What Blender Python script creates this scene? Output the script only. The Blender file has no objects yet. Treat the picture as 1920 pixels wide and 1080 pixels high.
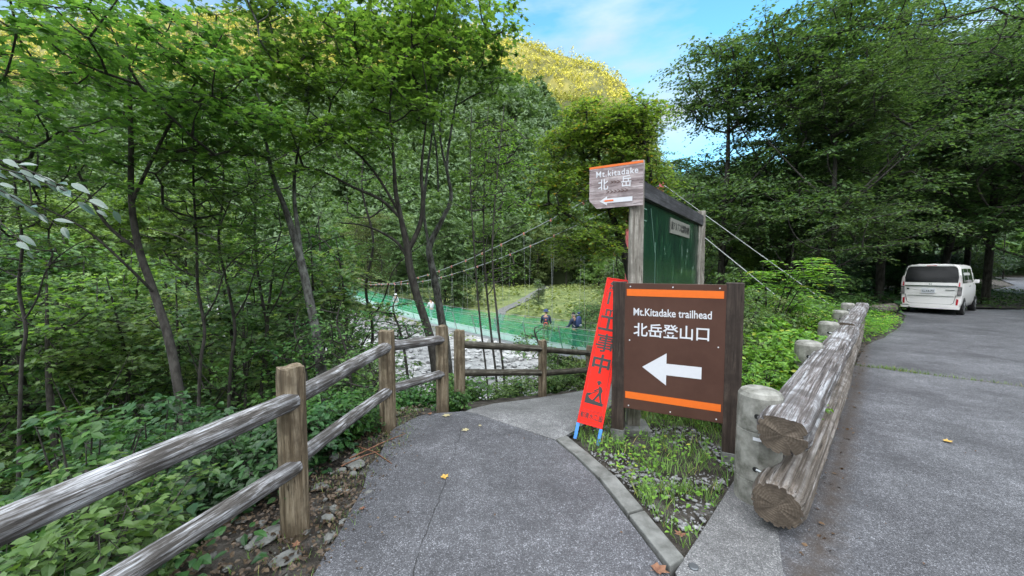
import bpy, bmesh, math, random
import numpy as np
from mathutils import Vector, Matrix
SC = bpy.context.scene
C = SC.collection
R_ = math.radians
rng = np.random.default_rng(7)
random.seed(7)

# ---------------------------------------------------------------- camera, sky, sun, exposure
cam_d = bpy.data.cameras.new('camera'); cam = bpy.data.objects.new('camera', cam_d); C.objects.link(cam)
cam_d.sensor_width = 36; cam_d.lens = 13.0; cam_d.clip_start = 0.05; cam_d.clip_end = 5000
PITCH = R_(2.9); F = 693.0
cam.location = (0, 0, 1.6); cam.rotation_euler = (R_(90) - PITCH, 0, 0)
SC.camera = cam
SUN_EL, SUN_AZ = R_(8.5), R_(198)          # low morning sun behind the viewer (azimuth measured clockwise from +Y)
SC.view_settings.view_transform = 'Standard'; SC.view_settings.look = 'None'
SC.view_settings.gamma = 1.0; SC.view_settings.exposure = 1.22
W = bpy.data.worlds.new('World'); SC.world = W; W.use_nodes = True
def build_world():
    nt = W.node_tree; nt.nodes.clear(); N = nt.nodes.new; L = nt.links.new
    out = N('ShaderNodeOutputWorld'); bg = N('ShaderNodeBackground'); L(bg.outputs[0], out.inputs[0])
    sky = N('ShaderNodeTexSky'); sky.sky_type = 'NISHITA'; sky.sun_disc = False
    sky.sun_elevation = SUN_EL; sky.sun_rotation = SUN_AZ; sky.altitude = 1500; sky.dust_density = 0.6; sky.ozone_density = 2.0
    tc = N('ShaderNodeTexCoord'); sep = N('ShaderNodeSeparateXYZ'); L(tc.outputs['Generated'], sep.inputs[0])
    mp = N('ShaderNodeMapping'); mp.inputs['Scale'].default_value = (1.0, 1.0, 3.2); mp.inputs['Location'].default_value = (0.35, 0.1, 0.2)
    L(tc.outputs['Generated'], mp.inputs[0])
    no = N('ShaderNodeTexNoise'); no.inputs['Scale'].default_value = 2.1; no.inputs['Detail'].default_value = 6; no.inputs['Roughness'].default_value = 0.55
    L(mp.outputs[0], no.inputs[0])
    # thin cloud veil, plus an added bright sheet overhead, out of view, as fill light
    zr = N('ShaderNodeMapRange'); zr.inputs[1].default_value = 0.55; zr.inputs[2].default_value = 0.85; L(sep.outputs[2], zr.inputs[0])
    low = N('ShaderNodeMapRange'); low.inputs[1].default_value = 0.62; low.inputs[2].default_value = 0.30
    low.inputs[3].default_value = 0.0; low.inputs[4].default_value = 0.17; L(sep.outputs[2], low.inputs[0])
    ad = N('ShaderNodeMath'); ad.operation = 'ADD'; L(no.outputs[0], ad.inputs[0]); L(low.outputs[0], ad.inputs[1])
    cr = N('ShaderNodeMapRange'); cr.inputs[1].default_value = 0.50; cr.inputs[2].default_value = 0.80; L(ad.outputs[0], cr.inputs[0])
    mx0 = N('ShaderNodeMath'); mx0.operation = 'MAXIMUM'; L(cr.outputs[0], mx0.inputs[0]); L(zr.outputs[0], mx0.inputs[1])
    # added unseen brightness behind the viewer, lights the foliage from the front
    bk = N('ShaderNodeMapRange'); bk.inputs[1].default_value = 0.10; bk.inputs[2].default_value = -0.30; L(sep.outputs[1], bk.inputs[0])
    mx = N('ShaderNodeMath'); mx.operation = 'MAXIMUM'; L(mx0.outputs[0], mx.inputs[0]); L(bk.outputs[0], mx.inputs[1])
    st = N('ShaderNodeVectorMath'); st.operation = 'SCALE'; L(sky.outputs[0], st.inputs[0]); st.inputs['Scale'].default_value = SKY
    tint = N('ShaderNodeMix'); tint.data_type = 'RGBA'; tint.blend_type = 'MULTIPLY'; tint.inputs[0].default_value = 1.0
    L(st.outputs[0], tint.inputs[6]); tint.inputs[7].default_value = (0.72, 1.08, 1.05, 1)
    cb = N('ShaderNodeMapRange'); cb.inputs[1].default_value = 0.5; cb.inputs[2].default_value = 0.9
    cb.inputs[3].default_value = CLOUD_LO; cb.inputs[4].default_value = CLOUD_HI; L(sep.outputs[2], cb.inputs[0])
    cc = N('ShaderNodeVectorMath'); cc.operation = 'SCALE'; cc.inputs[0].default_value = (0.93, 0.97, 1.01)
    bm_ = N('ShaderNodeMath'); bm_.operation = 'MULTIPLY_ADD'; L(bk.outputs[0], bm_.inputs[0]); bm_.inputs[1].default_value = 1.5; L(cb.outputs[0], bm_.inputs[2]); L(bm_.outputs[0], cc.inputs['Scale'])
    mix = N('ShaderNodeMix'); mix.data_type = 'RGBA'; L(mx.outputs[0], mix.inputs[0]); L(tint.outputs[2], mix.inputs[6]); L(cc.outputs[0], mix.inputs[7])
    L(mix.outputs[2], bg.inputs[0]); bg.inputs[1].default_value = 1.0
SKY, CLOUD_LO, CLOUD_HI = 0.20, 0.40, 1.3
build_world()
sd = bpy.data.lights.new('sun', 'SUN'); sun = bpy.data.objects.new('sun', sd); C.objects.link(sun)
sd.energy = 4.8; sd.angle = R_(0.5); sd.color = (1.0, 0.84, 0.52)
sdir = Vector((math.sin(SUN_AZ) * math.cos(SUN_EL), math.cos(SUN_AZ) * math.cos(SUN_EL), math.sin(SUN_EL)))
sun.rotation_euler = sdir.to_track_quat('Z', 'Y').to_euler(); sun.location = sdir * 50
cy = SC.cycles
cy.max_bounces = 7; cy.diffuse_bounces = 3; cy.glossy_bounces = 2; cy.transmission_bounces = 4; cy.transparent_max_bounces = 10
cy.caustics_reflective = False; cy.caustics_refractive = False

# ---------------------------------------------------------------- measuring helpers (sight line -> real point at a known height or depth)
def ray(px, py):
    a = (px - 960) / F; b = (540 - py) / F
    y = math.cos(PITCH) + b * math.sin(PITCH); z = -math.sin(PITCH) + b * math.cos(PITCH)
    return a / y, z / y
def G(px, py, z=0.0):
    rx, rz = ray(px, py); Y = (z - 1.6) / rz; return Vector((rx * Y, Y, z))
def P(px, py, Y):
    rx, rz = ray(px, py); return Vector((rx * Y, Y, 1.6 + rz * Y))

# ---------------------------------------------------------------- object helpers
def tag(o, label=None, cat=None, group=None, kind=None):
    if label: o['label'] = label
    if cat: o['category'] = cat
    if group: o['group'] = group
    if kind: o['kind'] = kind
    return o
def thing(name, label, cat, loc=(0, 0, 0), rz=0.0, group=None):
    o = bpy.data.objects.new(name, None); C.objects.link(o); o.empty_display_size = 0.1
    o.matrix_basis = Matrix.Translation(loc) @ Matrix.Rotation(rz, 4, 'Z')
    return tag(o, label, cat, group)
def wm(o):
    m = o.matrix_basis.copy()
    return wm(o.parent) @ m if o.parent else m
def link(name, me, mat=None, parent=None, M=None):
    """M is the WORLD matrix of the object"""
    o = bpy.data.objects.new(name, me); C.objects.link(o)
    if mat is not None:
        for m in (mat if isinstance(mat, (list, tuple)) else [mat]): me.materials.append(m)
    M = M if M is not None else Matrix.Identity(4)
    if parent is not None:
        o.parent = parent; o.matrix_basis = wm(parent).inverted() @ M
    else:
        o.matrix_basis = M
    return o
def local(name, me, mat, parent, M=None):
    """M is relative to the parent"""
    return link(name, me, mat, parent, wm(parent) @ (M if M is not None else Matrix.Identity(4)))
def copy_tree(o, parent=None):
    c = o.copy(); C.objects.link(c); c.parent = parent
    for ch in [k for k in bpy.data.objects if k.parent == o]: copy_tree(ch, c)
    return c
def np_mesh(name, V, T, smooth=False):
    V = np.ascontiguousarray(V, dtype=np.float32); T = np.ascontiguousarray(T, dtype=np.int32)
    me = bpy.data.meshes.new(name); k = T.shape[1]
    me.vertices.add(len(V)); me.vertices.foreach_set('co', V.ravel())
    me.loops.add(T.size); me.loops.foreach_set('vertex_index', T.ravel())
    me.polygons.add(len(T)); me.polygons.foreach_set('loop_start', np.arange(0, T.size, k, dtype=np.int32))
    try: me.polygons.foreach_set('loop_total', np.full(len(T), k, dtype=np.int32))
    except Exception: pass
    me.polygons.foreach_set('use_smooth', np.full(len(T), smooth, dtype=bool))
    me.update(calc_edges=True); me.validate(); return me
class MB:
    def __init__(s): s.v = []; s.f = []; s.m = []; s.sm = []
    def add(s, vs, fs, mi=0, smooth=False):
        b = len(s.v); s.v += [tuple(v) for v in vs]; s.f += [[i + b for i in f] for f in fs]
        s.m += [mi] * len(fs); s.sm += [smooth] * len(fs)
    def box(s, c, size, M=None, mi=0):
        x, y, z = [q / 2 for q in size]; c = Vector(c)
        vs = [Vector((i * x, j * y, k * z)) for i in (-1, 1) for j in (-1, 1) for k in (-1, 1)]
        vs = [(M @ v if M is not None else v) + c for v in vs]
        s.add(vs, [(0, 1, 3, 2), (4, 6, 7, 5), (0, 4, 5, 1), (2, 3, 7, 6), (0, 2, 6, 4), (1, 5, 7, 3)], mi)
    def tube(s, pts, rad, n=8, mi=0, caps=True, capmi=None):
        pts = [Vector(p) for p in pts]; rad = rad if isinstance(rad, (list, tuple)) else [rad] * len(pts)
        rings = []; ref = None
        for i, p in enumerate(pts):
            t = (pts[min(i + 1, len(pts) - 1)] - pts[max(i - 1, 0)]).normalized()
            if ref is None:
                ref = t.cross(Vector((0, 0, 1))) if abs(t.z) < 0.9 else t.cross(Vector((1, 0, 0)))
            u = (ref - t * ref.dot(t)).normalized(); w = t.cross(u); ref = u
            rings.append([p + (u * math.cos(2 * math.pi * k / n) + w * math.sin(2 * math.pi * k / n)) * rad[i] for k in range(n)])
        vs = [v for r in rings for v in r]; fs = []
        for i in range(len(pts) - 1):
            for k in range(n):
                a = i * n + k; b = i * n + (k + 1) % n; fs.append((a, b, b + n, a + n))
        s.add(vs, fs, mi, True)
        if caps:
            cm = mi if capmi is None else capmi
            s.add(rings[0], [tuple(reversed(range(n)))], cm); s.add(rings[-1], [tuple(range(n))], cm)
    def prism(s, poly, z0, z1, M=None, mi=0):
        n = len(poly); vs = [Vector((x, y, z0)) for x, y in poly] + [Vector((x, y, z1)) for x, y in poly]
        if M is not None: vs = [M @ v for v in vs]
        s.add(vs, [tuple(reversed(range(n))), tuple(range(n, 2 * n))] + [(i, (i + 1) % n, (i + 1) % n + n, i + n) for i in range(n)], mi)
    def mesh(s, name):
        me = bpy.data.meshes.new(name); me.from_pydata(s.v, [], s.f); me.update()
        me.polygons.foreach_set('material_index', s.m); me.polygons.foreach_set('use_smooth', s.sm)
        bm = bmesh.new(); bm.from_mesh(me); bmesh.ops.recalc_face_normals(bm, faces=bm.faces); bm.to_mesh(me); bm.free()
        return me
def bevel(o, w, seg=2):
    m = o.modifiers.new('bevel', 'BEVEL'); m.width = w; m.segments = seg; m.limit_method = 'ANGLE'; m.angle_limit = R_(40); return o
def frame(origin, xdir, zdir=(0, 0, 1)):
    """matrix whose X runs along xdir, Z as near zdir as possible"""
    x = Vector(xdir).normalized(); z = Vector(zdir); z = (z - x * z.dot(x)).normalized(); y = z.cross(x)
    m = Matrix((x, y, z)).transposed().to_4x4(); m.translation = Vector(origin); return m
def text_mesh(body, size, depth=0.0008, align='CENTER', bold=0.0, spacing=1.0, sx=1.0):
    cu = bpy.data.curves.new('t', 'FONT'); cu.body = body; cu.size = size; cu.extrude = depth; cu.offset = bold
    cu.align_x = align; cu.align_y = 'CENTER'; cu.space_character = spacing; cu.resolution_u = 4
    o = bpy.data.objects.new('t', cu); C.objects.link(o); bpy.context.view_layer.update()
    me = bpy.data.meshes.new_from_object(o.evaluated_get(bpy.context.evaluated_depsgraph_get()))
    bpy.data.objects.remove(o); me.materials.clear()
    if sx != 1.0: me.transform(Matrix.Diagonal((sx, 1, 1, 1)))
    return me
def ss(a, b, x):
    t = np.clip((np.asarray(x, dtype=float) - a) / (b - a), 0, 1); return t * t * (3 - 2 * t)
_H = np.random.default_rng(3).random((256, 256))
def vnoise(x, y):
    x = np.asarray(x, dtype=float); y = np.asarray(y, dtype=float)
    xi = np.floor(x).astype(int); yi = np.floor(y).astype(int); fx = x - xi; fy = y - yi
    fx = fx * fx * (3 - 2 * fx); fy = fy * fy * (3 - 2 * fy); h = lambda a, b: _H[a & 255, b & 255]
    return (h(xi, yi) * (1 - fx) + h(xi + 1, yi) * fx) * (1 - fy) + (h(xi, yi + 1) * (1 - fx) + h(xi + 1, yi + 1) * fx) * fy
def fbm(x, y, o=4):
    s = 0; a = 0.5
    for k in range(o): s = s + a * (vnoise(x * 2 ** k + 17 * k, y * 2 ** k + 31 * k) - 0.5); a *= 0.5
    return s

# ---------------------------------------------------------------- materials
def new_mat(name):
    m = bpy.data.materials.new(name); m.use_nodes = True; nt = m.node_tree; nt.nodes.clear()
    out = nt.nodes.new('ShaderNodeOutputMaterial'); b = nt.nodes.new('ShaderNodeBsdfPrincipled'); nt.links.new(b.outputs[0], out.inputs[0])
    return m, nt, b, out
def rgba(c): return (c[0], c[1], c[2], 1)
def coords(nt, scale=(1, 1, 1), kind='Object'):
    tc = nt.nodes.new('ShaderNodeTexCoord'); mp = nt.nodes.new('ShaderNodeMapping'); mp.inputs['Scale'].default_value = scale
    nt.links.new(tc.outputs[kind], mp.inputs[0]); return mp.outputs[0]
def noise(nt, vec, scale, detail=4, rough=0.6, dist=0.0):
    n = nt.nodes.new('ShaderNodeTexNoise'); n.inputs['Scale'].default_value = scale; n.inputs['Detail'].default_value = detail
    n.inputs['Roughness'].default_value = rough; n.inputs['Distortion'].default_value = dist
    nt.links.new(vec, n.inputs['Vector']); return n.outputs[0]
def ramp(nt, fac, stops):
    r = nt.nodes.new('ShaderNodeValToRGB'); e = r.color_ramp.elements
    while len(e) < len(stops): e.new(0.5)
    for k, (p, c) in enumerate(stops): e[k].position = p; e[k].color = rgba(c) if not isinstance(c, float) else (c, c, c, 1)
    nt.links.new(fac, r.inputs[0]); return r.outputs[0]
def mixc(nt, fac, a, b, mode='MIX'):
    n = nt.nodes.new('ShaderNodeMix'); n.data_type = 'RGBA'; n.blend_type = mode
    for s, v in ((0, fac), (6, a), (7, b)):
        if isinstance(v, (int, float)): n.inputs[s].default_value = v
        elif isinstance(v, tuple): n.inputs[s].default_value = rgba(v)
        else: nt.links.new(v, n.inputs[s])
    return n.outputs[2]
def bump(nt, b, h, strength=0.4, dist=0.01):
    n = nt.nodes.new('ShaderNodeBump'); n.inputs['Strength'].default_value = strength; n.inputs['Distance'].default_value = dist
    nt.links.new(h, n.inputs['Height']); nt.links.new(n.outputs[0], b.inputs['Normal'])
def M_noise(name, c1, c2, scale=8, rough=0.7, stretch=(1, 1, 1), lo=0.35, hi=0.65, bs=None, bstr=0.4, bdist=0.01, spec=0.4, metal=0.0, c3=None, kind='Object'):
    m, nt, b, out = new_mat(name); v = coords(nt, stretch, kind)
    n = noise(nt, v, scale, 6, 0.65)
    st = [(lo, c1), (hi, c2)] if c3 is None else [(lo, c1), ((lo + hi) / 2, c2), (hi, c3)]
    nt.links.new(ramp(nt, n, st), b.inputs['Base Color'])
    b.inputs['Roughness'].default_value = rough; b.inputs['Specular IOR Level'].default_value = spec; b.inputs['Metallic'].default_value = metal
    bump(nt, b, noise(nt, v, bs or scale * 3, 5, 0.7), bstr, bdist); return m
def M_flat(name, c, rough=0.5, spec=0.5, metal=0.0, var=0.12):
    return M_noise(name, tuple(q * (1 - var) for q in c), tuple(min(1, q * (1 + var)) for q in c), 25, rough, lo=0.3, hi=0.7, bstr=0.05, bdist=0.002, spec=spec, metal=metal)
def M_asphalt(name, base, speck, patch, sc=1.0, stain=None):
    m, nt, b, out = new_mat(name); v = coords(nt, (1, 1, 1))
    vo = nt.nodes.new('ShaderNodeTexVoronoi'); vo.inputs['Scale'].default_value = 190 * sc; nt.links.new(v, vo.inputs['Vector'])
    sp = nt.nodes.new('ShaderNodeSeparateColor'); nt.links.new(vo.outputs['Color'], sp.inputs[0])
    stone = ramp(nt, sp.outputs[0], [(0.0, tuple(q * 0.5 for q in base)), (0.5, base), (0.84, tuple(q * 1.4 for q in base)), (0.97, speck)])
    big = noise(nt, v, 1.1, 6, 0.62, 0.3); mid_ = noise(nt, v, 5.5, 5, 0.7)
    col = mixc(nt, ramp(nt, big, [(0.36, 0.0), (0.66, 1.0)]), stone, patch, 'MULTIPLY')
    col = mixc(nt, ramp(nt, mid_, [(0.40, 0.35), (0.60, 0.0)]), col, tuple(q * 0.35 for q in base)); fine = noise(nt, v, 22, 3, 0.6); col = mixc(nt, 0.5, col, ramp(nt, fine, [(0.3, (0.55, 0.55, 0.57)), (0.7, (1.0, 1.0, 1.0))]), 'MULTIPLY')
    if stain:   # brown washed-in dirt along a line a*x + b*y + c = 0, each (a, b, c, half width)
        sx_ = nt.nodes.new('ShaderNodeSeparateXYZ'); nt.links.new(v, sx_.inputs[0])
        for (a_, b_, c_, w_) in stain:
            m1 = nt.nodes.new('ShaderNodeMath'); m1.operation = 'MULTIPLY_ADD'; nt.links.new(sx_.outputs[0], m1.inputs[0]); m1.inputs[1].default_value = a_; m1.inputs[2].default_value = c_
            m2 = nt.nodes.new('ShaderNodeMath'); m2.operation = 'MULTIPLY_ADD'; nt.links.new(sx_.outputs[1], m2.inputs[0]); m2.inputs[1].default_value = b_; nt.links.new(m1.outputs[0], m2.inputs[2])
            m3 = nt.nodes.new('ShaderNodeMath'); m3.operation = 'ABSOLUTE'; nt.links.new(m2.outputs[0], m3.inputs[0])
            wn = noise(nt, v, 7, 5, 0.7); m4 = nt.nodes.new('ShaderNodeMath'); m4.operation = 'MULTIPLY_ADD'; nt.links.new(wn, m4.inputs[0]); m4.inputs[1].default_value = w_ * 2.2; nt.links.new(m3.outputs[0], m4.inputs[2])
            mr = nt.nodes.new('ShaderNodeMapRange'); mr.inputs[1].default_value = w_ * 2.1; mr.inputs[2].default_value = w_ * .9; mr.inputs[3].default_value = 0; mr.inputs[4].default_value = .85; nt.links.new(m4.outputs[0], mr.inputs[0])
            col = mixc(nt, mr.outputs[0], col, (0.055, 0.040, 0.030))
    nt.links.new(col, b.inputs['Base Color']); b.inputs['Roughness'].default_value = 0.62; b.inputs['Specular IOR Level'].default_value = 0.45
    bump(nt, b, vo.outputs['Distance'], 0.55, 0.006); return m
def M_leaf(name, ca, cb, trans=0.35, rough=0.42, spec=0.4, cy_=None, yfrac=0.97):
    m = bpy.data.materials.new(name); m.use_nodes = True; nt = m.node_tree; nt.nodes.clear()
    out = nt.nodes.new('ShaderNodeOutputMaterial'); b = nt.nodes.new('ShaderNodeBsdfPrincipled')
    g = nt.nodes.new('ShaderNodeNewGeometry'); oi = nt.nodes.new('ShaderNodeObjectInfo')
    stops = [(0.0, ca), (0.93 if cy_ else 1.0, cb)]
    if cy_: stops.append((yfrac, cy_))
    col = ramp(nt, g.outputs['Random Per Island'], stops)
    hs = nt.nodes.new('ShaderNodeHueSaturation'); nt.links.new(col, hs.inputs['Color'])
    mr = nt.nodes.new('ShaderNodeMapRange'); mr.inputs[3].default_value = 0.488; mr.inputs[4].default_value = 0.512; nt.links.new(oi.outputs['Random'], mr.inputs[0]); nt.links.new(mr.outputs[0], hs.inputs['Hue'])
    mv = nt.nodes.new('ShaderNodeMapRange'); mv.inputs[3].default_value = 0.82; mv.inputs[4].default_value = 1.18; nt.links.new(oi.outputs['Random'], mv.inputs[0]); nt.links.new(mv.outputs[0], hs.inputs['Value'])
    nt.links.new(hs.outputs[0], b.inputs['Base Color']); b.inputs['Roughness'].default_value = rough; b.inputs['Specular IOR Level'].default_value = spec
    t = nt.nodes.new('ShaderNodeBsdfTranslucent'); tcol = mixc(nt, 1.0, hs.outputs[0], (1.45, 1.45, 0.75), 'MULTIPLY'); nt.links.new(tcol, t.inputs[0])
    mx = nt.nodes.new('ShaderNodeMixShader'); mx.inputs[0].default_value = trans
    nt.links.new(b.outputs[0], mx.inputs[1]); nt.links.new(t.outputs[0], mx.inputs[2]); nt.links.new(mx.outputs[0], out.inputs[0]); return m
def M_wood(name, dark, mid, light, along='X', rough=0.75, dens=1.0, bs=0.6, bd=0.012, xs=None):
    m, nt, b, out = new_mat(name)
    st = {'X': (xs or 2.2, 34, 34), 'Z': (30, 30, 2.0)}[along]; v = coords(nt, tuple(q * dens for q in st))
    n1 = noise(nt, v, 1.0, 6, 0.7, 0.4); v2 = coords(nt, (1, 1, 1)); n2 = noise(nt, v2, 5, 4, 0.6)
    n3 = noise(nt, coords(nt, tuple(q * dens * 2.6 for q in st)), 1.0, 4, 0.7, 0.8)
    c = ramp(nt, n1, [(0.33, dark), (0.47, mid), (0.62, light)])
    c = mixc(nt, ramp(nt, n3, [(0.36, 0.85), (0.44, 0.0)]), c, tuple(q * 0.6 for q in dark))
    c = mixc(nt, ramp(nt, n2, [(0.45, 0.0), (0.60, 0.7)]), c, tuple(q * 0.5 for q in mid)); nt.links.new(c, b.inputs['Base Color'])
    b.inputs['Roughness'].default_value = rough; b.inputs['Specular IOR Level'].default_value = 0.35
    bump(nt, b, n1, bs, bd); return m
def M_endgrain(name, dark, light):
    m, nt, b, out = new_mat(name); tc = nt.nodes.new('ShaderNodeTexCoord'); mp = nt.nodes.new('ShaderNodeMapping')
    mp.inputs['Scale'].default_value = (0, 1, 1); nt.links.new(tc.outputs['Object'], mp.inputs[0])
    w = nt.nodes.new('ShaderNodeTexWave'); w.wave_type = 'RINGS'; w.rings_direction = 'SPHERICAL'; w.inputs['Scale'].default_value = 22
    w.inputs['Distortion'].default_value = 7; w.inputs['Detail'].default_value = 4; w.inputs['Detail Scale'].default_value = 0.7; nt.links.new(mp.outputs[0], w.inputs[0])
    n = noise(nt, mp.outputs[0], 12, 5, 0.7)
    c = mixc(nt, ramp(nt, n, [(.38, 1.0), (.62, .25)]), ramp(nt, w.outputs[1], [(0.1, dark), (0.9, light)]), tuple(q * 0.55 for q in dark)); nt.links.new(c, b.inputs['Base Color'])
    b.inputs['Roughness'].default_value = 0.8; bump(nt, b, n, 0.8, 0.012); return m

m_asph = M_asphalt('path_asphalt', (0.124, 0.125, 0.138), (0.36, 0.37, 0.40), (0.44, 0.435, 0.45), stain=[(1, .06, 1.22, .10), (1, .24, -1.36, .03)])
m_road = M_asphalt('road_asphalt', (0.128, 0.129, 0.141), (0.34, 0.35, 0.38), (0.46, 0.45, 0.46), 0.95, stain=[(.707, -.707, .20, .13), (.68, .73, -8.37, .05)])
m_conc = M_asphalt('worn_concrete', (0.20, 0.20, 0.205), (0.5, 0.5, 0.5), (0.62, 0.62, 0.62), 1.1)
m_kerb = M_noise('kerb_concrete', (0.065, 0.066, 0.060), (0.205, 0.208, 0.20), 7, 0.85, bs=120, bstr=0.5, bdist=0.004, lo=0.3, hi=0.7)
m_post_c = M_noise('mossy_concrete', (0.075, 0.075, 0.06), (0.30, 0.295, 0.27), 9, 0.85, bs=90, bstr=0.4, bdist=0.004, lo=0.32, hi=0.62)
m_soil = M_noise('soil', (0.022, 0.018, 0.014), (0.075, 0.065, 0.055), 5, 0.95, bs=40, bstr=1.0, bdist=0.04, c3=(0.20, 0.19, 0.18), hi=0.74)
m_bed = M_noise('river_gravel', (0.24, 0.24, 0.24), (0.42, 0.42, 0.42), 1.5, 0.9, bs=6, bstr=1.0, bdist=0.15, lo=0.35, hi=0.6)
m_stone = M_noise('river_stone', (0.20, 0.20, 0.205), (0.52, 0.52, 0.52), 0.6, 0.85, lo=0.3, hi=0.6, bs=8, bstr=0.3)
m_gravel = M_noise('grey_gravel', (0.09, 0.09, 0.092), (0.30, 0.30, 0.31), 30, 0.85, lo=0.3, hi=0.65)
m_water = M_flat('shallow_water', (0.16, 0.22, 0.22), 0.12, 0.6)
m_mtnsoil = M_noise('mountain_soil', (0.04, 0.05, 0.018), (0.12, 0.12, 0.035), 0.05, 0.95)
m_hill = M_noise('hill_soil', (0.02, 0.03, 0.012), (0.05, 0.07, 0.025), 0.05, 0.95)
m_meadow = M_noise('meadow', (0.08, 0.12, 0.035), (0.20, 0.23, 0.08), 0.5, 0.95, bs=8, bstr=0.8, bdist=0.1)

# ---------------------------------------------------------------- the lie of the land
EDGE = np.array([(-1.7, -60), (-1.7, -2), (-1.62, 3.3), (-1.2, 4.3), (-.6, 4.9), (.5, 5.6), (1.5, 6.4), (2.6, 8.5), (3.4, 11.5), (3.9, 14.3), (6.5, 15.2), (9, 17), (16, 22), (24, 34), (40, 60), (70, 110), (150, 220)], dtype=float)
FAR = np.array([(60, -22), (0, 34), (-45, 75), (-160, 190)], dtype=float)
def pl_dist(px, py, L):
    best = np.full(px.shape, 1e9)
    for (ax, ay), (bx, by) in zip(L[:-1], L[1:]):
        dx, dy = bx - ax, by - ay; t = np.clip(((px - ax) * dx + (py - ay) * dy) / (dx * dx + dy * dy), 0, 1)
        best = np.minimum(best, np.hypot(px - ax - t * dx, py - ay - t * dy))
    return best
def inside(px, py, L):
    r = np.zeros(px.shape, dtype=bool); n = len(L)
    for i in range(n):
        ax, ay = L[i]; bx, by = L[(i + 1) % n]
        c = ((ay > py) != (by > py)) & (px < (bx - ax) * (py - ay) / ((by - ay) if by != ay else 1e-9) + ax); r ^= c
    return r
POLY = np.vstack([EDGE, [(600, 220), (600, -60)]]); POLYF = np.vstack([FAR, [(-160, 900), (900, 900), (900, -22)]])
BED = -6.0
def ground_raw(x, y):
    x = np.asarray(x, dtype=float); y = np.asarray(y, dtype=float)
    left = ((y - 1.3) - x) / 1.414
    base = -np.clip(0.19 * (y - 4.0), 0, 2.10) * ss(0.2, 2.6, left)
    base = np.where((x > 14) & (y > 20), base + 0.9 * ss(24, 60, y), base)
    d = np.where(inside(x, y, POLY), 0, pl_dist(x, y, EDGE))
    near = np.maximum(base - 0.85 * np.maximum(0, d - 0.15) + 0.25 * ss(0, 2, d) * fbm(x * .7, y * .7), BED)
    d2 = np.where(inside(x, y, POLYF), pl_dist(x, y, FAR), 0)
    far = np.where(d2 > 0, BED + 3.1 * ss(0, 4, d2) + 0.02 * d2 + 0.5 * fbm(x * .2, y * .2) * ss(3, 8, d2), BED)
    return np.maximum(near, far) + np.where((near <= BED + .01) & (d2 <= 0), 0.5 * fbm(x * .25, y * .25), 0)
def h1(x, y): return float(ground_raw(np.array([x]), np.array([y]))[0])

def build_ground():
    th = np.concatenate([np.linspace(-180, -66, 60)[:-1], np.linspace(-66, 66, 330), np.linspace(66, 180, 60)[1:]])
    rr = np.concatenate([[0.02], np.geomspace(0.6, 950, 230)])
    T, Rr = np.meshgrid(np.radians(th), rr); X = Rr * np.sin(T); Y = Rr * np.cos(T)
    Z = ground_raw(X, Y)
    fine = fbm(X * 3.1, Y * 3.1, 4); Z = Z - 0.02 + np.minimum(0.0, fine * 0.10) * ss(0.0, 1.0, Rr) - 0.01
    nr, nt_ = X.shape; idx = np.arange(nr * nt_).reshape(nr, nt_)
    Q = np.stack([idx[:-1, :-1], idx[:-1, 1:], idx[1:, 1:], idx[1:, :-1]], -1).reshape(-1, 4)
    V = np.stack([X, Y, Z], -1).reshape(-1, 3); cen = V[Q].mean(1)
    bed = (cen[:, 2] < BED + 0.9) & (cen[:, 1] > 0) & (Rr.max() > 0)
    mead = (~bed) & inside(cen[:, 0], cen[:, 1], POLYF) & ~inside(cen[:, 0], cen[:, 1], POLY)
    for name, sel, mat in (('ground', ~(bed | mead), m_soil), ('riverbed', bed, m_bed), ('meadow', mead, m_meadow)):
        q = Q[sel]; u, inv = np.unique(q, return_inverse=True)
        o = link(name, np_mesh(name, V[u], inv.reshape(-1, 4)[:, ::-1], True), mat); tag(o, kind='structure')
build_ground()
def drape(name, left, right, mat, nu=14, step=0.18, off=0.006, kind='structure', thick=0.0):
    """a paved sheet laid over the ground between two edges that run side by side"""
    def resample(L, n):
        L = np.array([(p[0], p[1]) for p in L], dtype=float); s = np.concatenate([[0], np.cumsum(np.hypot(*np.diff(L, axis=0).T))]); t = np.linspace(0, s[-1], n)
        return np.stack([np.interp(t, s, L[:, 0]), np.interp(t, s, L[:, 1])], -1), s[-1]
    n = max(4, int(resample(left, 4)[1] / step)); A, _ = resample(left, n); B, _ = resample(right, n)
    u = np.linspace(0, 1, nu)[None, :, None]; XY = A[:, None] * (1 - u) + B[:, None] * u
    Z = ground_raw(XY[..., 0], XY[..., 1]) + off; V = np.concatenate([XY, Z[..., None]], -1).reshape(-1, 3); idx = np.arange(n * nu).reshape(n, nu)
    Q = np.stack([idx[:-1, :-1], idx[:-1, 1:], idx[1:, 1:], idx[1:, :-1]], -1).reshape(-1, 4)
    if thick:   # skirt
        rim = np.concatenate([idx[0], idx[1:, -1], idx[-1, -2::-1], idx[-2:0:-1, 0]]); b = len(V); V2 = V[rim].copy(); V2[:, 2] -= thick
        V = np.vstack([V, V2]); k = len(rim); j = np.arange(k); Q = np.vstack([Q, np.stack([rim, b + j, b + (j + 1) % k, rim[(j + 1) % k]], -1)])
    o = link(name, np_mesh(name, V, Q, not thick), mat); tag(o, kind=kind); return o
def jit(L, a, n=4):
    out = []
    for (p, q) in zip(L[:-1], L[1:]):
        for k in range(n):
            t = k / n; out.append((p[0] + (q[0] - p[0]) * t + random.uniform(-a, a), p[1] + (q[1] - p[1]) * t + random.uniform(-a, a)))
    out.append((L[-1][0], L[-1][1])); return out
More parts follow.
